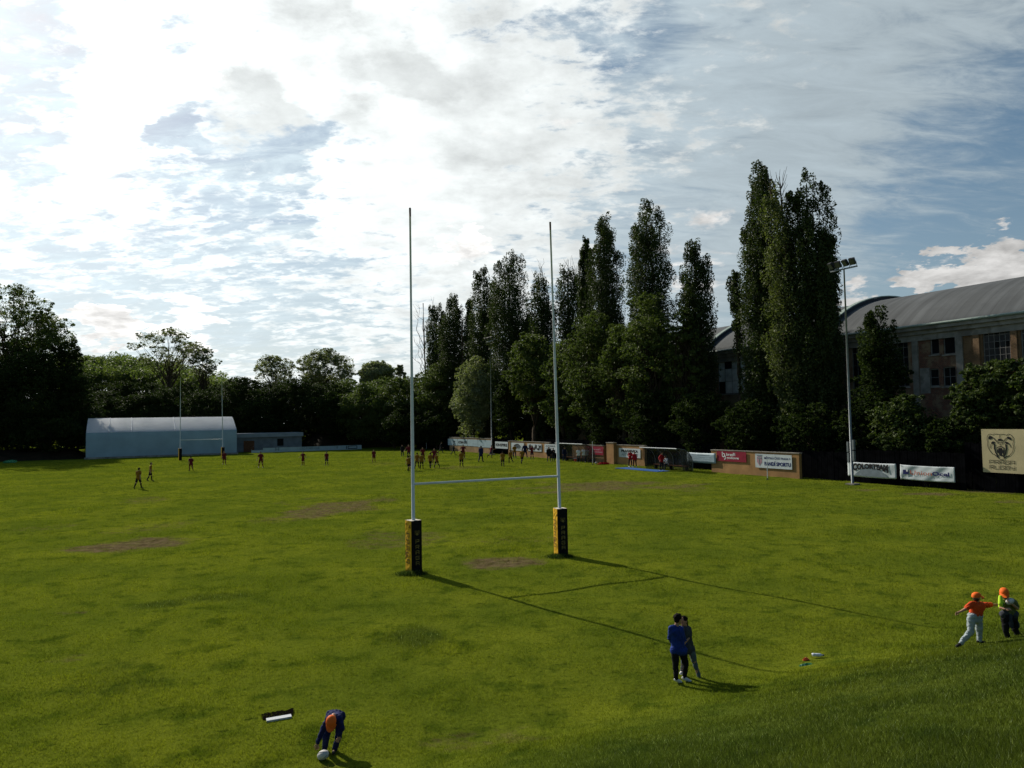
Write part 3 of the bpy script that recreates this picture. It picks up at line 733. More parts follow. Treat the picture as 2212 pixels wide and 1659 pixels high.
def grass_tree(name, blade):
    m, nt, p, out = nt_new(name); L = nt.links
    g = nd(nt, 'ShaderNodeNewGeometry')
    def noise(scale, det=5, rough=.6, sx=(1, 1, 1)):
        mp = nd(nt, 'ShaderNodeMapping'); mp.inputs['Scale'].default_value = sx; L.new(g.outputs['Position'], mp.inputs[0])
        n = nd(nt, 'ShaderNodeTexNoise'); n.inputs['Scale'].default_value = scale; n.inputs['Detail'].default_value = det
        n.inputs['Roughness'].default_value = rough; L.new(mp.outputs[0], n.inputs['Vector']); return n.outputs['Fac']
    def mr(s, a, b, c=0, d=1):
        n = nd(nt, 'ShaderNodeMapRange'); n.clamp = True
        for i, v in enumerate((a, b, c, d)): n.inputs[i+1].default_value = v
        L.new(s, n.inputs[0]); return n.outputs[0]
    def mix(f, a, b):
        n = nd(nt, 'ShaderNodeMix', data_type='RGBA')
        if isinstance(f, float): n.inputs[0].default_value = f
        else: L.new(f, n.inputs[0])
        for i, s in ((6, a), (7, b)):
            if isinstance(s, tuple): n.inputs[i].default_value = (*s, 1)
            else: L.new(s, n.inputs[i])
        return n.outputs[2]
    k = 1.0
    c = mix(mr(noise(.22), .38, .64), GC1, GC2)
    c = mix(mr(noise(1.1, 6, .65), .5, .66), c, GC3)
    c = mix(mr(noise(3.4, 3, .55, (.8, 1.5, .2)), .64, .71, 0, .8), c, GC4)
    c = mix(mr(noise(.55, 7, .7), .58, .78, 0, .35), c, GC4)
    at = at_t = nd(nt, 'ShaderNodeAttribute', attribute_name='tuft'); c = mix(at.outputs['Fac'], c, GC5)
    if not blade:
        sp = mr(noise(9, 8, .75, (1, 1, 1)), .52, .66, 0, .7); c = mix(sp, c, (.02, .03, .004))
    at = nd(nt, 'ShaderNodeAttribute', attribute_name='worn')
    soil_or_shade = mix(mr(noise(2.5, 8, .7), .4, .62), (.15, .112, .06), (.065, .05, .022))
    wn = nd(nt, 'ShaderNodeMath', operation='MULTIPLY_ADD'); L.new(noise(1.4, 9, .78, (1, 1.6, 1)), wn.inputs[0]); wn.inputs[1].default_value = 3.0; wn.inputs[2].default_value = -1.55
    ws = nd(nt, 'ShaderNodeMath', operation='ADD'); L.new(at.outputs['Fac'], ws.inputs[0]); L.new(wn.outputs[0], ws.inputs[1])
    wm2 = nd(nt, 'ShaderNodeMath', operation='MULTIPLY'); L.new(mr(ws.outputs[0], .25, .95), wm2.inputs[0]); L.new(mr(at.outputs['Fac'], .05, .3), wm2.inputs[1])
    c = mix(wm2.outputs[0], c, soil_or_shade)
    if blade:
        rnd = mr(g.outputs['Random Per Island'], 0, 1, .6, 1.4)
        gl = nd(nt, 'ShaderNodeMath', operation='MULTIPLY'); L.new(mr(g.outputs['Random Per Island'], .972, .974), gl.inputs[0]); L.new(mr(at_t.outputs['Fac'], .2, .5), gl.inputs[1]); c = mix(gl.outputs[0], c, (.2, .24, .12))  # pale glints painted into a few blades, mostly on the bank
        v = nd(nt, 'ShaderNodeVectorMath', operation='SCALE'); L.new(c, v.inputs[0]); L.new(rnd, v.inputs['Scale']); c = v.outputs[0]
    L.new(c, p.inputs['Base Color']); p.inputs['Roughness'].default_value = .6 if blade else .9; p.inputs['Specular IOR Level'].default_value = .04 if blade else .0
    if blade:
        t = nd(nt, 'ShaderNodeBsdfTranslucent'); mm = nd(nt, 'ShaderNodeMix', data_type='RGBA', blend_type='MULTIPLY'); mm.inputs[0].default_value = 1
        L.new(c, mm.inputs[6]); mm.inputs[7].default_value = (1.35, 1.4, .6, 1); L.new(mm.outputs[2], t.inputs['Color'])
        ms = nd(nt, 'ShaderNodeMixShader'); ms.inputs[0].default_value = .45
        L.new(p.outputs[0], ms.inputs[1]); L.new(t.outputs[0], ms.inputs[2]); L.new(ms.outputs[0], out.inputs['Surface'])
    else:
        b = nd(nt, 'ShaderNodeBump'); b.inputs['Strength'].default_value = .6; b.inputs['Distance'].default_value = .12
        L.new(noise(3.5, 9, .75), b.inputs['Height']); L.new(b.outputs[0], p.inputs['Normal'])
    return m
GC1, GC2, GC3, GC4, GC5 = (.096, .126, .012), (.150, .174, .015), (.062, .090, .008), (.034, .053, .005), (.027, .048, .014)
M['grass'] = grass_tree('pitch_grass', False)
M['blade'] = grass_tree('grass_blade', True)
me = np_mesh('ground', co, q, {'worn': wm, 'tuft': tm_}, True); me.materials.append(M['grass'])
tag(link(bpy.data.objects.new('ground', me)), kind='structure', label='mown rugby pitch with worn patches and grassy bank')
# grass blades: thinner and denser near the viewer's bank
def blades(n, r0, r1, seed):
    r = np.random.default_rng(seed)
    th = r.uniform(-1.0, 1.0, n); rr = r0*(r1/r0)**(r.random(n)**.92)
    x = rr*np.sin(th); y = rr*np.cos(th)
    w, t = field_masks(x, y)
    cl = fbm(x, y, .5, 33, 3); big = fbm(x, y, 4.5, 44, 4); mid = fbm(x, y, 1.5, 55, 3)
    keep = r.random(n) > np.clip(w*1.1 - .2, 0, .85)
    rr, x, y, t, cl, big, mid, w = (a[keep] for a in (rr, x, y, t, cl, big, mid, w)); n = len(x)
    u = (x-OX)*UX + (y-OY)*UY; v = (x-OX)*VX + (y-OY)*VY; z = terrain(u, v)
    bank = sstep(-12.4, -16.5, v); wid = .0055*(rr/8)**.95
    h = (.036 + .00028*rr)*(.4 + .7*cl + 1.9*np.maximum(mid-.56, 0) + 2.2*np.maximum(big-.55, 0))*(1 + .15*bank + 1.1*t)*r.uniform(.6, 1.35, n)
    a = r.uniform(0, 2*np.pi, n); wx, wy = np.cos(a)*wid/2, np.sin(a)*wid/2
    la = r.uniform(0, 2*np.pi, n); ln = r.uniform(.2, .95, n)*h
    p0 = np.stack([x-wx, y-wy, z-.004], 1); p1 = np.stack([x+wx, y+wy, z-.004], 1)
    p2 = np.stack([x+np.cos(la)*ln, y+np.sin(la)*ln, z+h], 1)
    return np.stack([p0, p1, p2], 1).reshape(-1, 3), np.repeat(w, 3), np.repeat(np.maximum(t, bank*(.38 + .5*mid)), 3)
co, bw, bt = blades(1700000, 5.0, 128, 1); fa = np.arange(len(co)).reshape(-1, 3)
me = np_mesh('grass', co, fa, {'worn': bw, 'tuft': bt})
me.materials.append(M['blade'])
tag(link(bpy.data.objects.new('grass', me)), kind='stuff', label='short grass of the pitch and bank', cat='grass')
# ------------------------------------------------------------------ letters drawn as strokes (unit box 1 wide, 1 high)
GLY = {'P': [[(0, 0), (0, 1), (1, 1), (1, .42), (0, .42)]], 'R': [[(0, 0), (0, 1), (1, 1), (1, .45), (0, .45)], [(.5, .45), (1, 0)]],
       'A': [[(0, 0), (0, 1), (1, 1), (1, 0)], [(0, .42), (1, .42)]], 'G': [[(1, .85), (1, 1), (0, 1), (0, 0), (1, 0), (1, .48), (.5, .48)]],
       'U': [[(0, 1), (0, 0), (1, 0), (1, 1)]], 'B': [[(0, 0), (0, 1), (.92, 1), (.92, .52), (0, .52)], [(.92, .52), (1, .46), (1, 0), (0, 0)]],
       'Y': [[(0, 1), (0, .48), (1, .48)], [(1, 1), (1, 0), (.3, 0)]], 'V': [[(0, 1), (.5, 0), (1, 1)]], 'L': [[(0, 1), (0, 0), (1, 0)]]}
def stroke_word(b, word, x, z, w, h, gap, lw, y, vertical=False):
    for i, ch in enumerate(word):
        ox, oz = (x, z - i*(h+gap)) if vertical else (x + i*(w+gap), z)
        for s in GLY[ch]: b.stroke([(ox+p[0]*w, oz+p[1]*h) for p in s], lw, y)
BEAR_OUT = [(840,380),(790,358),(740,375),(705,430),(700,500),(715,560),(705,620),(725,700),(775,770),(820,820),(880,840),(930,880),(985,925),(1045,945),(1105,935),(1170,890),(1260,850),(1300,810),(1350,760),(1385,650),(1365,580),(1385,520),(1375,440),(1330,380),(1270,358),(1215,385),(1150,365),(1080,362),(1035,375),(980,360),(900,360),(840,380)]
BEAR_FILL = [[(735,480),(745,425),(800,400),(845,430),(830,465),(780,490)], [(1215,440),(1250,415),(1310,430),(1340,500),(1290,490),(1240,465)],
             [(800,560),(850,530),(910,540),(880,585),(820,595)], [(1165,540),(1220,535),(1270,570),(1220,590),(1175,575)],
             [(945,670),(985,650),(1040,640),(1095,650),(1130,665),(1148,760),(1110,850),(1050,868),(990,850),(950,770)],
             [(975,500),(1000,472),(1040,465),(1085,474),(1110,500),(1100,515),(980,515)], [(985,535),(1025,540),(1020,560),(990,556)], [(1055,540),(1100,535),(1095,556),(1060,560)]]
BEAR_LINE = [([(835,440),(880,460),(915,500),(950,530)], 18), ([(1225,450),(1180,475),(1150,510),(1120,525)], 18), ([(805,590),(780,630),(775,690)], 12),
             ([(1265,580),(1295,620),(1315,665)], 14), ([(1035,375),(1035,455)], 9), ([(890,600),(885,690),(915,790),(970,880)], 34),
             ([(1185,600),(1195,690),(1165,800),(1115,880)], 34), ([(975,575),(1040,592),(1105,575)], 9), ([(1040,592),(1040,640)], 10),
             ([(960,520),(970,575)], 9), ([(1125,515),(1112,575)], 9), ([(870,620),(890,600)], 14), ([(1200,620),(1185,600)], 14),
             ([(880,840),(930,870),(975,900)], 20), ([(1260,850),(1190,870),(1120,905)], 20)]
BEAR_TEETH = [[(962,680),(988,676),(976,735)], [(1090,676),(1118,682),(1108,738)], [(990,790),(1002,838),(978,836)], [(1095,790),(1108,834),(1084,838)], [(985,668),(1092,668),(1088,680),(988,680)]]
def bear(mbd, mbl, fx, fz, k, y):
    T = lambda p: (fx(p[0]), fz(p[1]))
    mbd.stroke([T(p) for p in BEAR_OUT], 11*k, y)
    for s, w in BEAR_LINE: mbd.stroke([T(p) for p in s], w*k, y)
    for f in BEAR_FILL: mbd.poly([T(p) for p in f], y)
    for f in BEAR_TEETH: mbl.poly([T(p) for p in f], y-.004)
# ------------------------------------------------------------------ goals
def post_geo(h, r0, r1, lean):
    b = MB(); b.tube([(0, 0, 0), (lean*.35, 0, h*.4), (lean*.7, 0, h*.72), (lean, 0, h)], [r0, r0*.92, r0*.62, r1], 14); return b
def goal(label, uL, vL, uR, vR, near, grp='white rugby goals'):
    PL, PR = W(uL, vL), W(uR, vR); c = (PL+PR)/2; d = PR-PL; wd = d.length; rz = math.atan2(d.y, d.x)
    t = thing('rugby_goal', label, 'goal', c, rz, grp)
    for s, h, lean in ((-1, 12.6, .0), (1, 12.7, -.18)):
        p = post_geo(h, .061, .033, lean).build('post', M['white'], t, True); p.location = (s*wd/2, 0, 0)
        b = MB(); b.tube([(lean*.985, 0, h-.28), (lean*1.002, 0, h+.03)], .037, 12); q = b.build('post_cap', M['brown'], p, True)
        # padding: yellow sides, black front and back, pale top
        rot = (R(12) if s < 0 else R(-8)) if near else R(8)
        S, H = .205, 1.78; rm = Matrix.Rotation(rot, 3, 'Z')
        b = MB(); b.cur = 0
        rr = random.Random(3+s)
        def side(nx, ny, mi):
            tx, ty = -ny, nx; n = 22; m_ = 4; vs = []; fs = []
            for j in range(n+1):
                for i in range(m_+1):
                    a = (i/m_*2-1)*S; bul = .012*(1-(i/m_*2-1)**2) + (rr.uniform(-.010, .010) if 0 < i < m_ and 0 < j < n else 0)
                    pnt = Vector((nx*(S+bul) + tx*a, ny*(S+bul) + ty*a, .02 + (H-.02)*j/n)); vs.append(rm @ pnt)
            for j in range(n):
                for i in range(m_): k = j*(m_+1)+i; fs.append((k, k+1, k+m_+2, k+m_+1))
            b.cur = mi; b.add(vs, fs)
        side(0, -1, 1); side(0, 1, 1); side(-1, 0, 0); side(1, 0, 0)
        b.cur = 2; b.add([rm @ Vector((i*S, j*S, H)) for i, j in ((-1, -1), (1, -1), (1, 1), (-1, 1))], [(0, 1, 2, 3)])
        b.cur = 1; b.add([rm @ Vector((i*S, j*S, .02)) for i, j in ((-1, -1), (1, -1), (1, 1), (-1, 1))], [(3, 2, 1, 0)])
        pd = b.build('post_pad', [M['yellow'], M['black'], M['padtop']], t); pd.location = (s*wd/2, 0, 0)
        if near:
            b = MB(); stroke_word(b, 'PRAGA', -.045, 1.02, .12, .11, .075, .022, -S-.022, True)
            w = b.build('lettering', M['gold'], pd); w.rotation_euler = (0, 0, rot)
            b = MB(); bl = MB(); k = .2/690
            bear(b, bl, lambda X: (X-1045)*k + .01, lambda Y: 1.36 - (Y-650)*k, k*1.5, -S-.022)
            w = b.build('crest', M['gold'], pd); w.rotation_euler = (0, 0, rot)
            b = MB(); b2 = MB()
            for ch, zz in zip('PRAGA', range(5)):
                for st in GLY[ch]: b.stroke([((p[1]-.5)*.2, 1.35-.22*zz - p[0]*.12) for p in st], .018, -S-.024)
            w = b.build('lettering', M['brown'], pd); w.rotation_euler = (0, 0, rot - math.pi/2)
    b = MB(); b.tube([(-wd/2+.05, 0, 3.0), (wd/2-.09, 0, 2.985)], .043, 12); b.build('crossbar', M['white'], t, True)
    return t
L_ = UV(G(894, 1236)); R_ = UV(G(1212, 1200))
goal('white rugby goal nearest the camera, padded with black and yellow lettered covers', *L_, *R_, True)
goal('distant white rugby goal standing in front of the blue tent hall', -4.6, 95.0, 1.35, 95.2, False)
# long grass at the near post feet, left by the mower
for (px, py, lab) in ((890, 1240, 'dark uncut grass tuft round the foot of the left near goal post'), (1210, 1203, 'dark uncut grass tuft round the foot of the right near goal post')):
    c = G(px, py); r = np.random.default_rng(px); n = 2600
    x = r.normal(0, .26, n); y = r.normal(0, .17, n); a = r.uniform(0, 6.28, n); h = r.uniform(.06, .2, n)*np.exp(-(x*x+y*y)*3)
    la = r.uniform(0, 6.28, n); p0 = np.stack([x-np.cos(a)*.006, y-np.sin(a)*.006, 0*x], 1); p1 = np.stack([x+np.cos(a)*.006, y+np.sin(a)*.006, 0*x], 1)
    p2 = np.stack([x+np.cos(la)*h*.6, y+np.sin(la)*h*.6, h], 1)
    me = np_mesh('grass_tuft', np.stack([p0, p1, p2], 1).reshape(-1, 3), np.arange(3*n).reshape(-1, 3), {'tuft': np.ones(3*n)}); me.materials.append(M['blade'])
    o = link(bpy.data.objects.new('grass_tuft', me)); o.location = c; tag(o, lab, 'grass tuft', 'uncut grass tufts at the goal')
# pale board in the turf; flat near-black plate stands in for pit shade
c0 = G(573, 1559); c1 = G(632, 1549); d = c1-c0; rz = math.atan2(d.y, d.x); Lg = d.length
t = thing('ground_box', 'white edging board in the near turf with a flat plate coloured as pit shade', 'ground box', (c0+c1)/2, rz)
MB().box(-Lg/2+.02, Lg/2-.02, -.045, .075, 0.0, .03).build('edging_board', M['white'], t)
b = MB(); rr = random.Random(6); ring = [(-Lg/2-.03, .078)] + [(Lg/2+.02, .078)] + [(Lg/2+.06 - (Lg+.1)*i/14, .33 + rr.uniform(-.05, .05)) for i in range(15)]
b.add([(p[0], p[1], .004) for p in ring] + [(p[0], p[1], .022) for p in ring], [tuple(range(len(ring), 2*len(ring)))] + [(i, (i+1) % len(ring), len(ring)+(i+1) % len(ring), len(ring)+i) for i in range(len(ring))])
b.build('pit_shade_plate', M['soil_or_shade'], t)  # no hole here, the dark of the pit is only this plate's colour
# litter
c = G(1765, 1421); t = thing('plastic_bottle', 'clear pale plastic bottle lying on the grass beside the wrapper', 'bottle', c, R(-12))
b = MB(); prof = [(.004, 0), (.034, .004), (.036, .05), (.033, .06), (.036, .07), (.036, .15), (.03, .18), (.014, .205), (.014, .215)]
rm = Matrix.Rotation(R(90), 3, 'Y'); bb = MB(); bb.lathe(prof, n=14); bb.v = [tuple(rm @ Vector(p) + Vector((-.1, 0, .06))) for p in bb.v]; bb.build('bottle_body', M['plasticclear'], t, True)
bb = MB(); bb.lathe([(.003, .216), (.017, .217), (.017, .24), (.003, .241)], n=12); bb.v = [tuple(rm @ Vector(p) + Vector((-.1, 0, .06))) for p in bb.v]; bb.build('bottle_cap', M['inkblue'], t, True)
def crumple(name, lab, cat, c, sx, sy, sz, m, seed):
    rr = random.Random(seed); b = MB(); b.ell((0, 0, sz*.6), sx, sy, sz, None, 18, 10)
    b.v = [(p[0]*rr.uniform(.7, 1.25), p[1]*rr.uniform(.7, 1.25), max(p[2]*rr.uniform(.5, 1.3), .003)) for p in b.v]
    o = b.build(name, m); o.location = c; o.rotation_euler = (0, 0, rr.uniform(-.5, .5)); return tag(o, lab, cat)
crumple('wrapper', 'crumpled orange red wrapper lying on the grass at the foot of the bank', 'wrapper', G(1741, 1427), .07, .04, .035, M['plasticred'], 2)
crumple('plastic_bag', 'green and white plastic bag flattened on the grass in front of the wrapper', 'bag', G(1742, 1437), .17, .05, .02, M['plasticgreen'], 5)
crumple('training_bag', 'small green bundle on the shaded grass at the far left edge', 'bag', G(22, 1000), .9, .4, .25, M['plasticgreen'], 9)
# ------------------------------------------------------------------ writing
def text_mb(s, size, y=0.0, bold=0.0, sx=1.0):
    cu = bpy.data.curves.new('t', 'FONT'); cu.body = s; cu.size = 1.0; cu.extrude = 0.0; cu.offset = bold; cu.resolution_u = 3
    o = bpy.data.objects.new('t', cu); col.objects.link(o); dg = bpy.context.evaluated_depsgraph_get(); dg.update()
    me = bpy.data.meshes.new_from_object(o.evaluated_get(dg)); bpy.data.objects.remove(o)
    vs = [Vector(v.co) for v in me.vertices]; fs = [tuple(p.vertices) for p in me.polygons]; bpy.data.meshes.remove(me)
    return vs, fs
def text_fit(b, s, x0, x1, z0, z1, y, bold=0.02, arch=0.0):
    vs, fs = text_mb(s, 1, y, bold)
    if not vs: return
    a0, a1 = min(v.x for v in vs), max(v.x for v in vs); b0, b1 = min(v.y for v in vs), max(v.y for v in vs)
    out = []
    for v in vs:
        u = (v.x-a0)/(a1-a0); w = (v.y-b0)/max(b1-b0, 1e-4)
        up = arch*(1-(2*u-1)**2)
        out.append((x0+u*(x1-x0), y, z0 + up + (z1-z0-up)*w))
    b.add(out, fs)
RZU = TH - math.pi/2
GB = 'sponsor banners along the touchline'
def banner(name, lab, px0, px1, yt, yb, U, m, cat='banner', sag=0.0, grid=(14, 5), group=GB):
    """flat panel on the upright plane u = U, corners read at two columns -> (thing, width, bottom z, height)"""
    (va0, zt0), (vb0, zt1) = onU(px0, yt[0], U), onU(px1, yt[1], U)
    (_, zb0), (_, zb1) = onU(px0, yb[0], U), onU(px1, yb[1], U)
    w = va0 - vb0; zb = (zb0+zb1)/2; zt = (zt0+zt1)/2; h = zt-zb
    t = thing(name, lab, cat, W(U, va0, zb), RZU, group)
    b = MB(); nx, nz = grid; vs = []; rr = random.Random(int(px0))
    ph = rr.uniform(0, 6)
    for lay in (0, .012):
        for j in range(nz+1):
            for i in range(nx+1):
                x, z = w*i/nx, h*j/nz
                e = 0 if sag == 0 else sag*(math.sin(3.3*x - 4.2*z + ph)*.6 + math.sin(6.1*x - 7.3*z + 2*ph)*.4)
                vs.append((x, e + lay, z + (-.03*h*math.sin(math.pi*i/nx) if sag else 0)))
    n = (nx+1)*(nz+1); fs = []
    for j in range(nz):
        for i in range(nx):
            k = j*(nx+1)+i; fs += [(k, k+1, k+nx+2, k+nx+1), (n+k+nx+1, n+k+nx+2, n+k+1, n+k)]
    rim = [i for i in range(nx+1)] + [j*(nx+1)+nx for j in range(1, nz+1)] + [nz*(nx+1)+i for i in range(nx-1, -1, -1)] + [j*(nx+1) for j in range(nz-1, 0, -1)]
    for a, c in zip(rim, rim[1:]+rim[:1]): fs.append((a, n+a, n+c, c))
    b.add(vs, fs); b.build('sheet', m, t, sag > 0)
    for x in (.05, w-.05):
        for z in (.06, h-.06): MB().tube([(x, -.012-abs(sag), z), (x, .05, z)], .016, 8).build('eyelet', M['galv'], t)
    return t, w, h
def letter(t, b, m, nm='lettering'):
    return b.build(nm, M[m], t)
def wall(name, lab, px0, px1, ytop, U, m, zb=-.1, cap=True, cat='wall', group=None, thick=.3):
    (va, z0), (vb, z1) = onU(px0, ytop[0], U), onU(px1, ytop[1], U); w = va-vb; zt = (z0+z1)/2
    t = thing(name, lab, cat, W(U, va, 0), RZU, group)
    b = MB(); n = max(int(w/1.2), 2); b.box(0, w, 0, thick, zb, zt); b.build('wall_panel', M[m], t)
    if cap:
        b = MB(); b.box(-.04, w+.04, -.05, thick+.05, zt, zt+.07); b.build('coping', M['concrete'], t)
    return t, w, zt
GWALL = 'rendered wall lengths along the touchline'
UW = 37.0
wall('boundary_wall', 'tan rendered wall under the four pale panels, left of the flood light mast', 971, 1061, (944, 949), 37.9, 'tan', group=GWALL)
wall('boundary_wall', 'orange rendered wall with three white banners, left of the first dugout', 1098, 1186, (952, 957.5), 37.5, 'tanorange', group=GWALL)
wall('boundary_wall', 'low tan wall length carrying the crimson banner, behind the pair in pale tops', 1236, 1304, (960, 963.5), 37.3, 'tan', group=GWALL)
wall('boundary_wall', 'tan rendered wall with the two line white banner, left of the second dugout', 1313, 1392, (960.5, 964), 37.0, 'tanorange', group=GWALL)
wall('boundary_wall', 'long tan wall with a crimson and a white banner, right of the second dugout', 1536, 1725.5, (971.5, 981.5), 36.3, 'tanorange', group=GWALL)
b = MB(); (v0, _), (v1, _) = onU(1312.5, 980, 36.7), onU(1328, 980, 36.7)
t = thing('gate_pillar', 'tan rendered pillar at the left end of the wall beside the dark gap', 'pillar', W(36.55, v0, 0), RZU)
b.box(0, v0-v1, 0, .42, -.1, 2.35); b.build('shaft', M['tanorange'], t); MB().box(-.05, v0-v1+.05, -.05, .47, 2.35, 2.42).build('pillar_cap', M['concrete'], t)
# dark boarded fence behind everything, in lengths
def boards(lab, px0, px1, U, zt, w_=.19, group='dark boarded fences behind the touchline'):
    (va, _), (vb, _) = onU(px0, 1000, U), onU(px1, 1000, U); L = va-vb; t = thing('board_fence', lab, 'fence', W(U, va, 0), RZU, group)
    b = MB(); n = int(L/w_); rr = random.Random(int(px0))
    for i in range(n): b.box(i*w_, i*w_+w_-.015, rr.uniform(0, .02), rr.uniform(.03, .05), -.05, zt + rr.uniform(-.05, .05))
    b.build('board_panel', M['fence'], t)
    b = MB()
    for z in (.45, zt-.35): b.box(0, L, .055, .12, z-.05, z+.05)
    b.build('rail', M['fence'], t)
    k = 0
    while k*2.6 < L:
        MB().box(k*2.6, k*2.6+.1, .125, .22, -.1, zt-.1).build('fence_post', M['fence'], t); k += 1
boards('dark boarded fence behind the mast and the wall with the first banners', 900, 1110, 38.9, 2.3)
boards('dark boarded fence behind the two dugouts', 1180, 1540, 38.4, 2.5)
boards('dark boarded fence between the long tan wall and the near flood light mast', 1700, 1842, 37.4, 2.2)
boards('dark boarded fence carrying the two near white banners', 1842, 2085, 37.1, 2.45)
boards('tall dark boarded fence below and behind the beige bear banner', 2085, 2420, 38.0, 3.1)
# banners
def marks(t, w, h, rows, m='inkgrey', y=-.008):
    b = MB()
    for (x0, x1, z0, z1, s) in rows: text_fit(b, s, x0*w, x1*w, z0*h, z1*h, y, .02)
    letter(t, b, m)
U1 = 37.86
t, w, h = banner('banner', 'blank pale panel with a tiny dark figure mark, far left end of the hoardings', 967.5, 988, (947.5, 948), (961.5, 962), U1, M['vinylblue'])
b = MB(); b.stroke([(w*.62, h*.3), (w*.7, h*.55), (w*.64, h*.75)], .12, -.01); b.stroke([(w*.55, h*.5), (w*.78, h*.6)], .1, -.01); letter(t, b, 'ink', 'logo')
t, w, h = banner('banner', 'pale panel with heavy black capitals COM-SYS', 988.5, 1009.5, (948, 948.8), (962, 963), U1, M['vinylblue'])
b = MB(); text_fit(b, 'COM-SYS', w*.06, w*.96, h*.3, h*.68, -.01, .06); letter(t, b, 'ink')
t, w, h = banner('banner', 'pale green white panel with small faint print, third of the four panels', 1010, 1032, (949, 949.8), (963, 965), U1, M['vinylblue'])
marks(t, w, h, [(.5, .9, .3, .4, 'stavby s.r.o.')])
t, w, h = banner('banner', 'blank pale panel half hidden by a player, last before the flood light mast', 1032.5, 1060.5, (949.8, 951.5), (965, 968), U1, M['vinylblue'])
marks(t, w, h, [(.1, .5, .25, .35, 'klempo')])
t, w, h = banner('banner', 'white banner with black capitals KINSPIRE right of the flood light mast', 1069.5, 1096.8, (953.6, 954.5), (967.5, 970.3), 37.45, M['vinyl'])
b = MB(); text_fit(b, 'KINSPIRE', w*.05, w*.96, h*.3, h*.72, -.01, .04); letter(t, b, 'ink')
t, w, h = banner('banner', 'white banner with a dark arched roof emblem on the orange wall', 1103.5, 1131.5, (956, 957), (972.5, 974), 37.44, M['vinyl'])
b = MB()
for k in range(7): b.stroke([(w*(.3+.065*k), h*.36), (w*(.3+.065*k), h*(.46 + .34*(1-((k-3)/3.4)**2)))], .14, -.01)
b.stroke([(w*(.22+.56*i/10), h*(.42+.4*(1-((i-5)/5.0)**2))) for i in range(11)], .12, -.01); text_fit(b, 'STAVBY PRAHA', w*.26, w*.76, h*.16, h*.27, -.01); letter(t, b, 'ink', 'logo')
t, w, h = banner('banner', 'white banner covered by a scrawled dark beast emblem on the orange wall', 1139, 1169.5, (958, 959), (974, 975.5), 37.44, M['vinyl'])
b = MB(); rr = random.Random(8)
for k in range(6):
    p = [(w*(.08+.15*k), h*rr.uniform(.2, .8))]
    for j in range(5): p.append((min(max(p[-1][0]+w*rr.uniform(-.05, .1), .05), w*.95), h*rr.uniform(.15, .85)))
    b.stroke(p, .17, -.01)
b.poly([(w*.1, h*.3), (w*.2, h*.7), (w*.35, h*.8), (w*.45, h*.5), (w*.33, h*.3)], -.01); letter(t, b, 'ink', 'emblem')
t, w, h = banner('banner', 'white banner with dark lines of print beside the first dugout', 1176, 1202, (958.5, 960), (977, 978.5), 37.44, M['vinyl'])
marks(t, w, h, [(.1, .9, .68, .84, 'AUTOSERVIS'), (.1, .7, .42, .56, 'prodej oprava'), (.1, .9, .16, .3, 'tel. 266 310')], 'ink')
t, w, h = banner('banner', 'crimson banner with pale script behind the pair in pale tops', 1265, 1303, (963, 965.5), (981, 983.5), 37.2, M['vinylred'])
marks(t, w, h, [(.4, .85, .56, .76, 'bratři'), (.4, .95, .22, .44, 'gottlieb')], 'inkpale')
t, w, h = banner('banner', 'white banner with two lines PRAGOVKA ART DISTRICT on the tan wall', 1336.5, 1383, (967.5, 970), (987, 990), 36.94, M['vinyl'])
b = MB(); text_fit(b, 'PRAGOVKA', w*.12, w*.9, h*.55, h*.86, -.01, .05); letter(t, b, 'ink')
b = MB(); text_fit(b, 'ART DISTRICT', w*.13, w*.9, h*.16, h*.44, -.01, .015); letter(t, b, 'inkgrey')
t, w, h = banner('banner', 'pale blue banner with faint print on the dark fence, right of the second dugout', 1483.5, 1545.8, (976, 980), (997, 1002), 36.15, M['vinylblue'], sag=.01)
marks(t, w, h, [(.18, .8, .7, .86, 'FASÁDY STŘECHY'), (.12, .84, .5, .6, 'projekce realizace servis'), (.2, .8, .34, .43, 'zateplení budov'), (.25, .75, .14, .24, 'www.stavba')])
t, w, h = banner('banner', 'crimson banner with white looped mark and two words, on the long tan wall', 1548, 1611.5, (973.5, 977.5), (994.5, 1000), 36.22, M['vinylred'])
b = MB(); x0 = w*.2; b.stroke([(x0, h*.9), (x0, h*.52), (x0+.14, h*.44), (x0+.28, h*.52), (x0+.28, h*.72), (x0+.14, h*.78)], .085, -.01)
b.stroke([(x0+.3, h*.6), (x0+.36, h*.5), (x0+.36, h*.26), (x0+.26, h*.2)], .085, -.01); letter(t, b, 'inkwhite', 'logo')
b = MB(); text_fit(b, 'bratři', w*.34, w*.64, h*.56, h*.88, -.01, .02); text_fit(b, 'gollove', w*.34, w*.76, h*.18, h*.5, -.01, .02); letter(t, b, 'inkwhite')
t, w, h = banner('banner', 'white banner with a crest and the words FANDÍ SPORTU', 1631, 1710, (979.5, 984), (1009, 1015), 36.22, M['vinyl'])
b = MB(); b.poly([(w*.05, h*.8), (w*.19, h*.8), (w*.19, h*.4), (w*.12, h*.14), (w*.05, h*.4)], -.008); letter(t, b, 'inkpale', 'crest')
b = MB(); b.stroke([(w*.07, h*.7), (w*.17, h*.7)], .1, -.016); b.stroke([(w*.12, h*.72), (w*.12, h*.3)], .09, -.016); b.poly([(w*.04, h*.94), (w*.2, h*.94), (w*.17, h*.82), (w*.07, h*.82)], -.016); letter(t, b, 'inkgrey', 'crest')
b = MB(); text_fit(b, 'MĚSTSKÁ ČÁST PRAHA 9', w*.26, w*.96, h*.64, h*.85, -.01, .02); text_fit(b, 'FANDÍ SPORTU', w*.26, w*.97, h*.18, h*.52, -.01, .045); letter(t, b, 'inkblue')
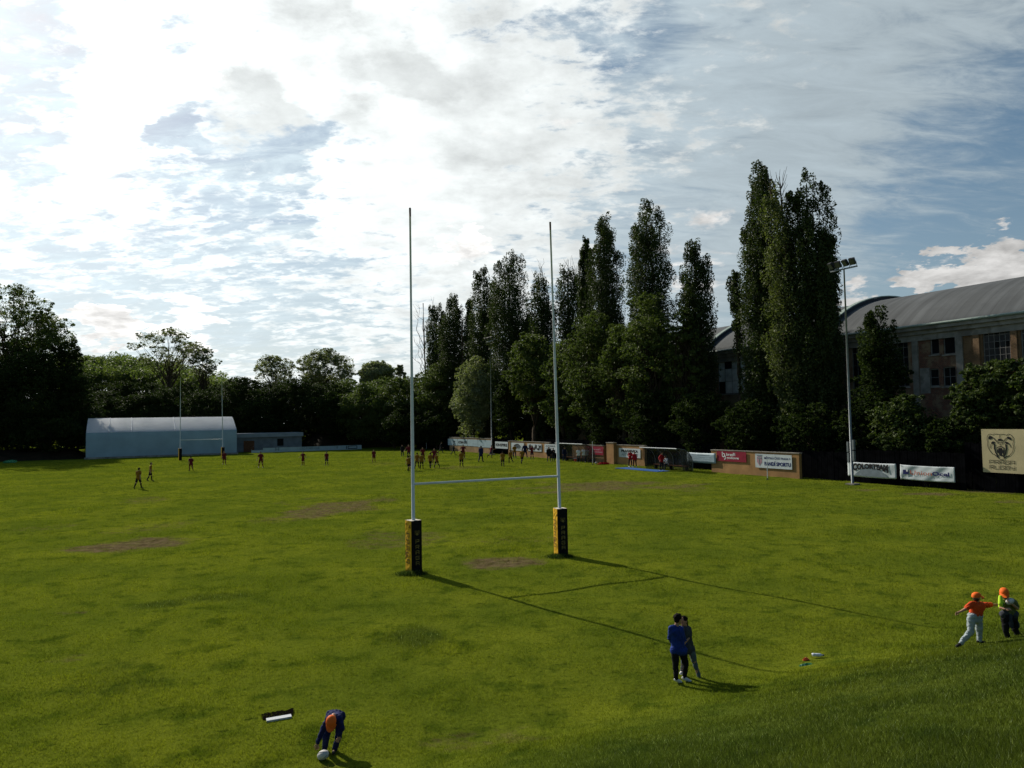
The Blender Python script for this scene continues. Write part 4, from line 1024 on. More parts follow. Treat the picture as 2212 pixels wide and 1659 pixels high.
t, w, h = banner('banner', 'white banner with arched black capitals COLORTEAM behind the near flood light mast', 1830.6, 1935.4, (996, 1003), (1028, 1034), 36.75, M['vinyl'], sag=.012, grid=(30, 9))
b = MB(); n = 18
b.poly([(w*.14 + w*.70*i/n, h*(.06 + .60*math.sin(math.pi*i/n)**.8)) for i in range(n+1)], -.024); letter(t, b, 'inkgrey', 'emblem')
b = MB(); text_fit(b, 'COLORTEAM', w*.12, w*.85, h*.34, h*.92, -.034, .07, h*.22); letter(t, b, 'ink')
t, w, h = banner('banner', 'creased white banner with blue square logo and the word UnionOcel', 1944, 2062, (1002, 1011), (1035.5, 1041.5), 36.75, M['vinyl'], sag=.03, grid=(44, 12))
b = MB(); b.box(w*.06, w*.165, -.052, -.044, h*.36, h*.66); letter(t, b, 'inkblue', 'logo')
b = MB(); b.box(w*.125, w*.155, -.058, -.053, h*.55, h*.7); letter(t, b, 'inkwhite', 'logo')
b = MB(); text_fit(b, 'Union', w*.2, w*.6, h*.36, h*.64, -.046, .0); letter(t, b, 'inkred')
b = MB(); text_fit(b, 'Ocel', w*.605, w*.91, h*.36, h*.64, -.046, .035); letter(t, b, 'inkblue')
# bear banner
t, w, h = banner('banner', 'large beige banner with a roaring bear head and PRAGA RUGBY', 2119.5, 2330, (932.8, 921), (1017, 1033), 37.6, M['beige'], grid=(20, 8))
(va, _), (vb, _) = onU(2119.5, 970, 37.6), onU(2212, 970, 37.6); wf = va-vb
kx = wf/(1659-547); kz = h/(1248-247)
fx = lambda X: (X-547)*kx; fz = lambda Y: (1250-Y)*kz
b = MB(); bl = MB(); bear(b, bl, fx, fz, kx*1.0, -.012)
letter(t, b, 'ink', 'emblem'); letter(t, bl, 'beige', 'emblem_teeth')
b = MB()
stroke_word(b, 'PRAGA', fx(735), fz(1045), 108*kx, 78*kz, 28*kx, 10*kx, -.012)
stroke_word(b, 'RUGBY', fx(735), fz(1165), 108*kx, 78*kz, 28*kx, 10*kx, -.012); letter(t, b, 'ink')
# ------------------------------------------------------------------ flood light masts
def mast(lab, px, py, ytop, heads, grp='flood light masts'):
    p = G(px, py); H = EYE + (ray(px - (py-ytop)*.03, ytop).z)*p.y/ray(px - (py-ytop)*.03, ytop).y
    t = thing('flood_light_mast', lab, 'flood light', p, RZU, grp)
    b = MB(); b.tube([(0, 0, -.1), (0, 0, H*.5), (0, 0, H)], [.10, .08, .05], 14); b.build('pole', M['galv'], t, True)
    b = MB(); b.box(-.35, .35, -.35, .35, -.05, .1); b.build('footing', M['concrete'], t)
    b = MB(); b.box(-1.15, 1.1, -.05, .05, H-.02, H+.06); b.build('cross_arm', M['galv'], t)
    for i, x in enumerate((-.95, -.36, .25, .84)):
        hd = MB(); tl = Matrix.Rotation(R((-14, 10, -9, 12)[i]), 3, 'Z') @ Matrix.Rotation(R(38), 3, 'X'); c = Vector((x, -.18, H+.42)); ax, ay, az = tl @ Vector((1, 0, 0)), tl @ Vector((0, 1, 0)), tl @ Vector((0, 0, 1))
        hd.obox(c, ax*.2, ay*.10, az*.25); hd.obox(c + ay*.13, ax*.14, ay*.05, az*.16)
        o = hd.build('lamp_head', M['darkmetal'], t)
        MB().obox(c - ay*.105, ax*.17, ay*.006, az*.21).build('lamp_glass', M['lens'], o)
        br = MB(); br.tube([(x-.24, -.0, H+.06), (x-.245, -.1, H+.4)], .022, 6); br.tube([(x+.24, -.0, H+.06), (x+.245, -.1, H+.4)], .022, 6); br.tube([(x-.24, 0, H+.07), (x+.24, 0, H+.07)], .022, 6)
        br.build('bracket', M['galv'], o)
    if heads:
        for x, z in ((-.24, 2.75), (-.22, 1.95), (.20, 2.9), (.20, 2.1)):
            MB().box(x-.07, x+.07, -.1, .1, z-.36, z+.36).build('switch_box', M['galv'], t)
mast('tall near flood light mast, four lamps against the sky', 1842, 1047, 582, True)
mast('far flood light mast among the poplars, left of the right goal post', 1062.8, 982, 738, False)
# ------------------------------------------------------------------ dugouts
def dugout(lab, px0, px1, ytop, ybot, U, dep, mshell, people=False):
    (va, zt), (vb, zt2) = onU(px0, ytop[0], U), onU(px1, ytop[1], U); w = va-vb; H = 2.15
    g = W(U, va, 0); t = thing('dugout', lab, 'dugout', g, RZU, 'team dugouts')
    prof = [(dep, 0.0), (dep, .9), (dep*.93, 1.35), (dep*.75, 1.75), (dep*.45, 2.02), (.1, H), (-.25, H+.02)]
    b = MB(); n = len(prof)
    vs = [(x, p[0], p[1]) for x in (0.05, w-.05) for p in prof] + [(x, p[0]+.012, p[1]+.012) for x in (0.05, w-.05) for p in prof]
    fs = [(i, i+1, n+i+1, n+i) for i in range(n-1)] + [(3*n+i, 3*n+i+1, 2*n+i+1, 2*n+i) for i in range(n-1)]
    b.add(vs, fs); b.build('shell', M[mshell], t, True)
    k = max(int(w/1.3), 2)
    for i in range(k+1):
        x = w*i/k; b = MB(); b.tube([(x, p[0]-.02, p[1]) for p in prof], .028, 8); b.build('rib', M['galv'], t)
    b = MB(); b.tube([(0, -.25, H+.02), (w, -.25, H+.02)], .045, 8); b.build('front_rail', M['white'], t)
    for x, nm in ((0.0, 'side_panel'), (w, 'side_panel')):
        b = MB(); pp = [(p[0], p[1]) for p in prof[:-1]] + [(.1, 1.2), (.45, .25), (.5, 0.0)]
        m_ = len(pp); b.add([(x, q[0], q[1]) for q in pp] + [(x+.014, q[0], q[1]) for q in pp], [tuple(range(m_)), tuple(range(2*m_-1, m_-1, -1))] + [(i, (i+1) % m_, m_+(i+1) % m_, m_+i) for i in range(m_)])
        b.build(nm, M['poly'], t)
    b = MB(); b.box(.3, w-.3, dep-.55, dep-.12, .42, .47); b.build('bench', M['wood_bench'], t)
    for i in range(3):
        x = .5 + (w-1.0)*i/2; MB().box(x-.04, x+.04, dep-.5, dep-.16, 0, .42).build('bench_leg', M['darkmetal'], t)
    return w, g
dugout('first dugout, clouded curved shelter behind the people in black coats', 1203, 1262, (966, 967), (998, 999), 35.6, 1.5, 'poly')
w2, g2 = dugout('second dugout, larger curved shelter behind the blue mat', 1386, 1466, (967, 971), (1015, 1019), 34.2, 1.7, 'poly')
# seated substitute, mat, bucket, corner stakes
vseat, _ = onU(1438, 1000, 35.3)
put_person(player('seat', WHI), 'person in white top seated on the bench of the second dugout', W(35.45, vseat, .0), math.pi/2 + TH, .98, GS, WHI[1])
m0, m1 = onU(1347, 1015, 33.6)[0], onU(1440, 1017, 33.6)[0]
t = thing('ground_mat', 'bright blue mat on the grass in front of the second dugout', 'mat', W(33.6, m0, .0), RZU)
b = MB(); nseg = 5
for i in range(nseg): x0 = (m0-m1)*i/nseg; b.box(x0+.01, (m0-m1)*(i+1)/nseg-.01, -1.1, .45, .02, .06)
b.build('mat_tiles', M['bluemat'], t)
def stake(lab, px, py, h, mk='white', extra=None):
    p = G(px, py); t = thing('touchline_stake', lab, 'stake', p, 0, 'thin stakes along the touchline')
    b = MB(); b.tube([(0, 0, -.1), (0.02, 0, h)], [.035, .03], 8); b.build('stick', M[mk], t)
    b = MB(); b.lathe([(.004, -.02), (.11, 0), (.11, .025), (.05, .05), (.04, .12), (.004, .125)], n=12); b.build('stake_foot', M['darkmetal'], t)
stake('thin pale stake standing in front of the white banner with the crest', 1658, 1036, 1.55)
stake('pale stake beside the small white ball, between dugout and tan wall', 1280.5, 1003.5, 2.6)
stake('thin far stake on the touchline left of the first panels', 921, 971, 2.0)
p = G(1284, 1002); ball('small white ball at the foot of the stake near the dugouts', p + V3(.2, 0, .12), Matrix.Rotation(R(80), 3, 'Y'), 1.2)
p = G(1243, 997); t = thing('bucket', 'orange bucket with a white lid standing right of the first dugout', 'bucket', p)
MB().lathe([(.16, 0), (.2, .34), (.21, .36)], n=16).build('pail', M['plasticred'], t); MB().lathe([(.22, .361), (.22, .41), (.1, .43)], n=16).build('lid', M['white'], t)
crumple('kit_bag', 'flat red kit bag lying on the grass right of the pale stake', 'bag', G(1304, 1003.5), .8, .3, .14, M['red'], 12)
# ------------------------------------------------------------------ the old industrial hall behind the poplars
UH, VH0 = 50.0, 84.0; EAVE = 12.2; HW = 12.0
hall = thing('industrial_hall', 'long derelict brick hall with grey barrel roof behind the poplars', 'building', W(UH, VH0, 0), RZU)
LH = VH0 + 16.0
def hp(px, py): v, z = onU(px, py, UH); return VH0 - v, z
Rr = (HW*HW + 4.75*4.75)/(2*4.75)
def arc(off=0.0, n=22):
    out = []; a0 = math.asin(HW/Rr)
    for i in range(n+1):
        a = -a0 + 2*a0*i/n; out.append((HW + (Rr+off)*math.sin(a), EAVE + .45 + (Rr+off)*math.cos(a) - (Rr - 4.75)))
    return out
A = arc(); n = len(A); b = MB()
NX = 66
vs = [(LH*j/NX, p[0], p[1]) for j in range(NX+1) for p in A]
b.add(vs, [(j*n+i, (j+1)*n+i, (j+1)*n+i+1, j*n+i+1) for j in range(NX) for i in range(n-1)])
roof = b.build('roof', M['roof'], hall, True)
roof.modifiers.new('thickness', 'SOLIDIFY').thickness = .08
# fire wall parapets
for vr in (59.5, 42.8, 26.0, 6.0, -11.0):
    x = VH0 - vr; o1 = arc(.34); o0 = arc(-.25); b = MB(); m_ = len(o1)
    vs = [(xx, p[0], p[1]) for xx in (x-.18, x+.18) for p in o0 + o1[::-1]]; q = 2*m_
    b.add(vs, [tuple(range(q)), tuple(range(2*q-1, q-1, -1))] + [(i, (i+1) % q, q+(i+1) % q, q+i) for i in range(q)])
    pr = b.build('parapet', M['rib'], hall)
    b = MB(); c1 = arc(.35); c2_ = arc(.45)
    vs = [(xx, p[0], p[1]) for xx in (x-.3, x+.3) for p in c1 + c2_[::-1]]
    b.add(vs, [tuple(range(q)), tuple(range(2*q-1, q-1, -1))] + [(i, (i+1) % q, q+(i+1) % q, q+i) for i in range(q)])
    b.build('parapet_flashing', M['ribtrim'], pr)
# cornice in steps, gutter
b = MB(); b.box(0, LH, -.55, .3, EAVE+.15, EAVE+.5); b.box(0, LH, -.32, .3, EAVE-.2, EAVE+.148); b.box(0, LH, -.14, .3, EAVE-.75, EAVE-.202); b.build('cornice', M['concrete'], hall)
b = MB(); b.tube([(0, -.6, EAVE+.55), (LH, -.6, EAVE+.55)], .12, 8); b.build('gutter', M['ribtrim'], hall)
# windows, read on the facade: (px0, px1, ytop, ybottom, columns, rows, glazing)
WIN = [(2121, 2185, 712, 793, 5, 6, 'glass'), (2008, 2029.5, 727, 765, 1, 1, 'dark'), (2036, 2064, 724, 764, 1, 1, 'dark'),
       (2007, 2029, 797, 834, 1, 2, 'dark'), (2036, 2066, 793, 834, 2, 2, 'dark'), (1838, 1876, 738, 842, 3, 4, 'glass'),
       (1549, 1611, 772, 849, 4, 3, 'glasspale'), (1765, 1806, 742, 845, 3, 4, 'glass'), (1630, 1690, 765, 848, 4, 4, 'glass'), (1470, 1520, 775, 850, 4, 4, 'glass'),
       (2203, 2270, 706, 790, 5, 6, 'glass'), (1925, 1965, 732, 835, 3, 5, 'glass')]
holes = []
for px0, px1, yt, yb, c, r_, gl in WIN:
    x0, z1 = hp(px0, yt); x1, z0 = hp(px1, yb); z1b = hp(px1, yt)[1]; holes.append((x0, x1, z0, (z1+z1b)/2 if False else z1, c, r_, gl))
xs = sorted({0.0, LH} | {h_[0] for h_ in holes} | {h_[1] for h_ in holes}); TOP = EAVE - .75
def bay(nm, m, x0, x1, z0, z1, y0, y1, parent=hall):
    """wall piece with its window openings cut out"""
    b = MB(); hs = [h_ for h_ in holes if h_[1] > x0 and h_[0] < x1]
    X = sorted({x0, x1} | {min(max(v, x0), x1) for h_ in hs for v in h_[:2]})
    for a, c in zip(X[:-1], X[1:]):
        if c-a < 1e-4: continue
        zz = sorted([(max(h_[2], z0), min(h_[3], z1)) for h_ in hs if h_[0] <= a+1e-5 and h_[1] >= c-1e-5]); cur = z0
        for q0, q1 in zz:
            if q0 > cur: b.box(a, c, y0, y1, cur, q0)
            cur = max(cur, q1)
        if cur < z1: b.box(a, c, y0, y1, cur, z1)
    return b.build(nm, M[m], parent)
def X_(px, py=760): return hp(px, py)[0]
bay('plaster_wall', 'plaster', 0, X_(1985), 0, TOP, 0, .4)
rb = bay('brick_wall', 'redbrick', X_(1985), X_(2070), 0, TOP, 0, .4); rb['label'] = 'exposed red brick bay with broken windows'
bay('brick_wall', 'tanbrick', X_(2070), LH, 0, TOP, 0, .4)
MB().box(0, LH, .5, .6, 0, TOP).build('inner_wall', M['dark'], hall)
MB().box(0, LH, .4, 2*HW, -.5, -.1).build('floor_slab', M['concrete'], hall)
MB().box(0, LH, 2*HW-.3, 2*HW, 0, TOP+1.2).build('rear_wall', M['plaster'], hall)
for xx in (0, LH-.3):
    b = MB(); pts = [(p[0], p[1]) for p in arc(-.1)]; q = len(pts)+2; pts = [(0, 0)] + pts + [(2*HW, 0)]
    b.add([(x, p[0], p[1]) for x in (xx, xx+.3) for p in pts], [tuple(range(q)), tuple(range(2*q-1, q-1, -1))] + [(i, (i+1) % q, q+(i+1) % q, q+i) for i in range(q)])
    b.build('end_wall', M['plaster'], hall)
for px0, px1, m in ((2066.5, 2081, 'concrete'), (2187, 2200, 'tanbrick'), (1809, 1820, 'plaster'), (1612.5, 1624, 'concrete'), (1533, 1546, 'plaster'), (1886, 1897, 'plaster'), (2105, 2118, 'tanbrick'), (1972, 1984, 'concrete'), (2296, 2312, 'tanbrick')):
    MB().box(X_(px0), X_(px1), -.16, -.003, 0, TOP).build('pilaster', M[m], hall)
x0, x1 = X_(1979), X_(2066); z0, z1 = hp(2030, 790)[1], hp(2030, 776)[1]
b = MB(); b.box(X_(1985)+.02, X_(2006.5), -.035, -.003, hp(2000, 850)[1], hp(2000, 795)[1]); b.build('plaster_patch', M['concrete'], hall)
for (x0, x1, z0, z1, c, r_, gl) in holes:
    b = MB(); f = .09
    b.box(x0, x1, .12, .2, z0, z0+f); b.box(x0, x1, .12, .2, z1-f, z1); b.box(x0, x0+f, .12, .2, z0+f, z1-f); b.box(x1-f, x1, .12, .2, z0+f, z1-f)
    for i in range(1, c): xx = x0+(x1-x0)*i/c; b.box(xx-.022, xx+.022, .13, .19, z0+f, z1-f)
    for j in range(1, r_): zz = z0+(z1-z0)*j/r_; b.box(x0+f, x1-f, .135, .185, zz-.02, zz+.02)
    w_ = b.build('window', M['frame'], hall)
    rr = random.Random(int(x0*7)); g_ = MB(); mats = [M[gl], M['dark']]
    for i in range(c):
        for j in range(r_):
            g_.cur = 1 if (gl == 'dark' or rr.random() < .18) else 0; dy = rr.uniform(-.008, .008)
            g_.box(x0+(x1-x0)*i/c+.023, x0+(x1-x0)*(i+1)/c-.023, .155+dy, .165+dy, z0+(z1-z0)*j/r_+.021, z0+(z1-z0)*(j+1)/r_-.021)
    g_.build('window_panes', mats, w_)
    MB().box(x0-.1, x1+.1, -.1, .119, z0-.12, z0-.002).build('window_sill', M['concrete'], w_)
x = X_(1826); MB().tube([(x, -.2, 0), (x, -.2, EAVE-.2), (x, -.55, EAVE+.5)], .07, 8).build('downpipe', M['darkmetal'], hall)
# ------------------------------------------------------------------ tent hall, low building and hoarding beyond the far goal
VT = 112.0
u0 = onV(185.5, 950, VT)[0]; u1 = onV(511.5, 950, VT)[0]; w = u1-u0; zw = (onV(190, 937, VT)[1] + onV(508, 927, VT)[1])/2
t = thing('tent_hall', 'long pale blue membrane sports tent with white roof beyond the far goal', 'tent hall', W(u0, VT, 0), TH)
dp = 13.0; zr = onV(340, 902, VT+dp/2)[1]
wallp = [(0, -.1), (0.02, zw*.5), (.08, zw*.86), (.25, zw)]; roofp = [(.25, zw), (.6, zw+(zr-zw)*.10), (2.6, zw+(zr-zw)*.45), (4.6, zw+(zr-zw)*.77), (dp/2, zr)]
def sheet(name, prof, m, nx=40, th=.02):
    b = MB(); n = len(prof); rr = random.Random(5); k = 7
    vs = []
    for lay in (0, 1):
        for i in range(nx+1):
            for p in prof:
                bul = -.05*abs(math.sin(math.pi*k*i/nx)) if 0 < i < nx else 0
                vs.append((w*i/nx, p[0] + bul*(-1 if p[0] > dp/2 else 1) + lay*th*(1 if p[0] < dp/2 else -1), p[1] - lay*th - bul*.3))
    o_ = (nx+1)*n
    fs = [(i*n+j, (i+1)*n+j, (i+1)*n+j+1, i*n+j+1) for i in range(nx) for j in range(n-1)] + [(o_+i*n+j+1, o_+(i+1)*n+j+1, o_+(i+1)*n+j, o_+i*n+j) for i in range(nx) for j in range(n-1)]
    b.add(vs, fs); return b.build(name, m, t, True)
sheet('side_wall', wallp, M['sheet']); sheet('roof', roofp, M['roofsheet'])
sheet('side_wall', [(dp-p[0], p[1]) for p in wallp][::-1], M['sheet']); sheet('roof', [(dp-p[0], p[1]) for p in roofp][::-1], M['roofsheet'])
full = wallp + roofp[1:] + [(dp-p[0], p[1]) for p in (wallp + roofp[1:-1])[::-1]]
for xx, nm in ((.03, 'gable'), (w-.05, 'gable')):
    b = MB(); q = len(full); b.add([(x_, p[0], p[1]) for x_ in (xx, xx+.02) for p in full], [tuple(range(q)), tuple(range(2*q-1, q-1, -1))]); b.build(nm, M['sheet'], t)
for i in (1, 2, 4):
    x_ = w*i/7; b = MB(); b.tube([(x_, p[0]-.03, p[1]+.03) for p in roofp], .06, 6); b.build('roof_seam', M['whitecloth'], t)
b = MB(); b.box(-.2, w+.2, -.25, -.055, -.1, .28); b.build('ballast_kerb', M['concrete'], t)
VB = 119.0
a0, a1 = onV(512, 950, VB)[0], onV(652, 950, VB)[0]; zt = (onV(515, 937.5, VB)[1] + onV(650, 933, VB)[1])/2; wl = a1-a0+1.5
t = thing('changing_block', 'low flat roofed grey blue building right of the tent hall', 'building', W(a0-1.5, VB, 0), TH)
MB().box(0, wl, 0, 7, -.1, zt-.75).build('wall', M['vinylblue'] if False else mat('grey_blue_render', (.17, .19, .21), .9, .25, 1.0), t)
MB().box(-.2, wl+.2, -.35, 7.2, zt-.75, zt).build('roof_fascia', mat('pale_fascia', (.26, .29, .32), .7, .15, 1.0), t)
x_ = wl*.655; MB().box(x_, x_+1.15, -.05, -.004, 1.0, 2.35).build('window', M['dark'], t)
MB().box(wl*.2, wl*.2+1.9, -.06, -.004, 0, 2.1).build('door', M['wood_bench'], t)
MB().box(wl*.2+1.68, wl*.2+1.74, -.1, -.061, .95, 1.15).build('door_handle', M['galv'], t)
VHd = 111.0
h0, h1 = onV(543, 970, VHd)[0], onV(781, 965, VHd)[0]; wh = h1-h0
t = thing('hoarding_fence', 'low white hoarding fence with faint dark print along the far dead ball line', 'fence', W(h0, VHd, 0), TH)
zt = onV(660, 965, VHd)[1]; zb = .12
b = MB(); nseg = 10
for i in range(nseg): b.box(wh*i/nseg+.01, wh*(i+1)/nseg-.01, 0, .03, zb, zt - (.35 if i == 0 else 0)); 
b.build('hoarding_panel', M['vinylblue'], t)
for i in range(nseg+1): MB().box(wh*i/nseg-.04 if i else 0, wh*i/nseg+.04, .032, .1, -.1, zt-.1).build('fence_post', M['galv'], t)
b = MB(); text_fit(b, 'GOLD FITNESS CLUB', wh*.42, wh*.6, zb+.28, zb+.72, -.01, .03); text_fit(b, 'H', wh*.205, wh*.24, zb+.25, zb+.8, -.01, .05); text_fit(b, 'II', wh*.76, wh*.775, zb+.25, zb+.85, -.01, .03)
b.build('lettering', M['inkgrey'], t)
b = MB()
for p, q in (((.87, .22), (.955, .22)), ((.87, .82), (.955, .82)), ((.87, .22), (.87, .82)), ((.955, .22), (.955, .82)), ((.855, .2), (.855, .85))): b.stroke([(wh*p[0], zb+(zt-zb)*p[1]), (wh*q[0], zb+(zt-zb)*q[1])], .13, -.012)
b.build('logo', M['ink'], t)
# earth banks behind the hoarding and on the left
def mound(lab, px0, px1, Vv, hgt, dep):
    a, c = onV(px0, 960, Vv)[0], onV(px1, 960, Vv)[0]; n, m_ = 40, 12; b = MB(); vs = []
    for j in range(m_+1):
        for i in range(n+1):
            s = i/n; d = j/m_; prof = math.sin(math.pi*min(d*1.6, 1)/2 if d < .625 else math.pi/2)*1.0
            edge = min(1, 6*s, 6*(1-s)); z = hgt*prof*edge*(.75 + .5*float(vnoise(np.array([s*9]), np.array([d*3]), 1.0, 77)[0]))
            vs.append(((c-a)*s, dep*d, z - .1))
    b.add(vs, [(j*(n+1)+i, j*(n+1)+i+1, (j+1)*(n+1)+i+1, (j+1)*(n+1)+i) for j in range(m_) for i in range(n)])
    o = b.build('earth_bank', M['earth'], None, True); o.location = W(a, Vv, 0); o.rotation_euler = (0, 0, TH); tag(o, lab, kind='structure')
mound('dry brown earth bank behind the white hoarding', 655, 900, 121, 3.0, 10)
mound('dark brown earth bank below the trees on the far left', -160, 200, 114, 1.6, 10)
# ------------------------------------------------------------------ trees
def leaf_quads(P, size, r, flat=0.0, up=0.35):
    """one small leaf-shaped quad per point"""
    n = len(P)
    nrm = r.normal(0, 1, (n, 3)); nrm[:, 2] += up*2; nrm /= np.linalg.norm(nrm, axis=1)[:, None]
    t = r.normal(0, 1, (n, 3)); t -= (t*nrm).sum(1)[:, None]*nrm; t /= np.linalg.norm(t, axis=1)[:, None]
    s = np.cross(nrm, t); L_ = (size*r.uniform(.6, 1.35, n))[:, None]; Wd = L_*r.uniform(.45, .75, n)[:, None]
    bend = nrm*L_*.18
    a = P - t*L_*.5; c = P + t*L_*.5; b = P + s*Wd*.5 - bend; d = P - s*Wd*.5 - bend
    return np.stack([a, b, c, d], 1).reshape(-1, 3)
def in_ell(n, r, shell=.5):
    d = r.normal(0, 1, (n, 3)); d /= np.linalg.norm(d, axis=1)[:, None]
    return d*(r.uniform(0, 1, n)**(1/3*(1-shell) + .0))[:, None] if shell < 1 else d
def crown_mesh(P, size, seed, up=.35):
    r = np.random.default_rng(seed); co = leaf_quads(P, size, r, up=up)
    return np_mesh('crown', co, np.arange(len(co)).reshape(-1, 4))
def limb(b, p0, p1, r0, r1, rr, wob=.04, n=5, seg=7):
    p0, p1 = Vector(p0), Vector(p1); L_ = (p1-p0).length; pts = []
    for i in range(n+1):
        t = i/n; p = lerp(p0, p1, t)
        if 0 < i < n: p = p + Vector((rr.gauss(0, 1), rr.gauss(0, 1), rr.gauss(0, .4)))*wob*L_
        pts.append(p)
    b.tube(pts, [r0 + (r1-r0)*i/n for i in range(n+1)], seg); return pts
def poplar(H, Wd, seed, dens=1.0, bare=0.0, low=.06, leaf=.30, nsp=7, lean=0.0):
    r = np.random.default_rng(seed); rr = random.Random(seed); b = MB(); P = []
    limb(b, (0, 0, -.3), (lean*H, 0, H*(.97 if not bare else 1.0)), .34 + H*.008, .03, rr, .006, 8, 9)
    sp = [(0, 0, low, 1.0)]
    for k in range(nsp):
        a = 2*math.pi*(k + rr.uniform(-.3, .3))/nsp; q = Wd*.5*rr.uniform(.5, .8)
        sp.append((q*math.cos(a), q*math.sin(a), low + rr.uniform(0, .22), (.965, .84, .74, .93, .62, .88, .8, .97)[(k*3 + seed) % 8] + rr.uniform(-.03, .02)))
    for (x, y, h0, h1) in sp:
        z0, z1 = h0*H, h1*H; base = Vector((lean*z0, 0, max(z0 - .12*H, .4)))
        if x or y: limb(b, base, (x*.9 + lean*z1, y*.9, z1), .11, .02, rr, .012, 6, 6)
        z = z0; top = z1 if not bare else z1 - bare*H*rr.uniform(.6, 1.2)
        while z < top:
            f = (z-z0)/(z1-z0); g = z/H
            rad = (Wd*.5)*(.44 if (x or y) else .52)*(1.0 if f < .78 else max(.34, 1-((f-.78)/.22)**1.4*.66))*rr.uniform(.75, 1.25)*(.85 if g < .12 else 1)
            spread = min(1.0, (z-z0)/(.12*H)) if (x or y) else 1
            c = np.array([x*spread + lean*z + rr.gauss(0, .12), y*spread + rr.gauss(0, .12), z])
            n = int(150*dens*max(rad, .4)**1.7)
            q = in_ell(n, r, .55)*np.array([rad, rad, rad*1.3]); P.append(c + q)
            # upright flame tips
            for _ in range(rr.choice((1, 1, 2, 3))):
                a = rr.uniform(0, 6.28); o_ = np.array([math.cos(a)*rad*rr.uniform(.8, 1.4), math.sin(a)*rad*rr.uniform(.8, 1.4), rr.uniform(-.2, 1.3)*rad])
                rt_ = rad*rr.uniform(.28, .5) + .15; q = in_ell(int(75*dens*(.6 + rt_)), r, .5)*np.array([rt_, rt_, rt_*2.2]); P.append(c + o_ + q)
            z += rad*rr.uniform(.75, 1.3)
        if bare:
            for _ in range(7):
                zz = rr.uniform(top*.93, z1*.97); a = rr.uniform(0, 6.28)
                limb(b, (x*.9 + lean*zz, y*.9, zz), (x*.9 + lean*zz + math.cos(a)*.7, y*.9 + math.sin(a)*.7, zz + rr.uniform(1.2, 2.6)), .035, .012, rr, .04, 3, 5)
    return np.concatenate(P), b
def broad(H, Wd, seed, low=.12, dens=1.0, leaf=.3, nc=70, open_=0.0, flatb=False, dep=None):
    r = np.random.default_rng(seed); rr = random.Random(seed); b = MB(); P = []
    tr = .12 + H*.014
    top = limb(b, (0, 0, -.3), (rr.uniform(-.03, .03)*Wd, 0, H*.55), tr, tr*.5, rr, .015, 5, 9)[-1]
    cz = H*(low + (1-low)*.5); rz = H*(1-low)*.5; rx = Wd*.5; ry = (dep or Wd)*.5
    for k in range(nc):
        d = Vector((rr.gauss(0, 1), rr.gauss(0, 1), rr.gauss(.1, 1))).normalized(); q = rr.uniform(.35 if not open_ else .5, 1.0)**.55
        sh = 1.0 if d.z > -.2 else .92
        rc = min(rx, rz*1.2)*rr.choice((rr.uniform(.13, .22), rr.uniform(.2, .38)))*(1 if not open_ else .85)
        zz = cz + d.z*(rz-rc*.75)*q
        if k < 5: zz = H - rc*rr.uniform(.75, 1.2); d.x *= .45; d.y *= .45
        c = Vector((d.x*(rx-rc*.75)*q*sh, d.y*(ry-rc*.75)*q*sh, zz))
        if k % 3 == 0 or open_:
            st = Vector((0, 0, H*rr.uniform(.2, .5))); limb(b, st, c, tr*.3, .02, rr, .05, 4, 5)
        n = int(135*dens*max(rc, .5)**1.8)
        q3 = in_ell(n, r, .5)*np.array([rc*1.15, rc*1.15, rc*.8]); P.append(np.array(c) + q3)
        for _ in range(4):
            dd = np.array([rr.gauss(0, 1), rr.gauss(0, 1), rr.gauss(-.1, .6)]); dd /= np.linalg.norm(dd)
            P.append(np.array(c) + dd*rc*rr.uniform(.9, 1.25)*np.array([1.15, 1.15, .8]) + in_ell(int(34*dens*(1+rc)), r, .5)*np.array([.45, .45, .28])*max(rc*.55, .4))
    return np.concatenate(P), b
def make_tree(name, lab, cat, loc, geo, size, leafm, bark='bark', group=None, seed=0, rz=None, up=.35):
    P, b = geo; t = thing(name, lab, cat, loc, seed*1.7 if rz is None else rz, group)
    me = crown_mesh(P, size, seed+100, up); me.materials.append(M[leafm]); o = bpy.data.objects.new('crown', me); link(o, t)
    b.build('trunk', M[bark], t, True); return t
def at_u(px, U, py=900):
    v, _ = onU(px, py, U); p = W(U, v); p.z = tz(p.x, p.y); return p
def top_z(px, py, p): d = ray(px, py); return EYE + d.z*p.y/d.y
GPOP = 'tall columnar poplars behind the right touchline'
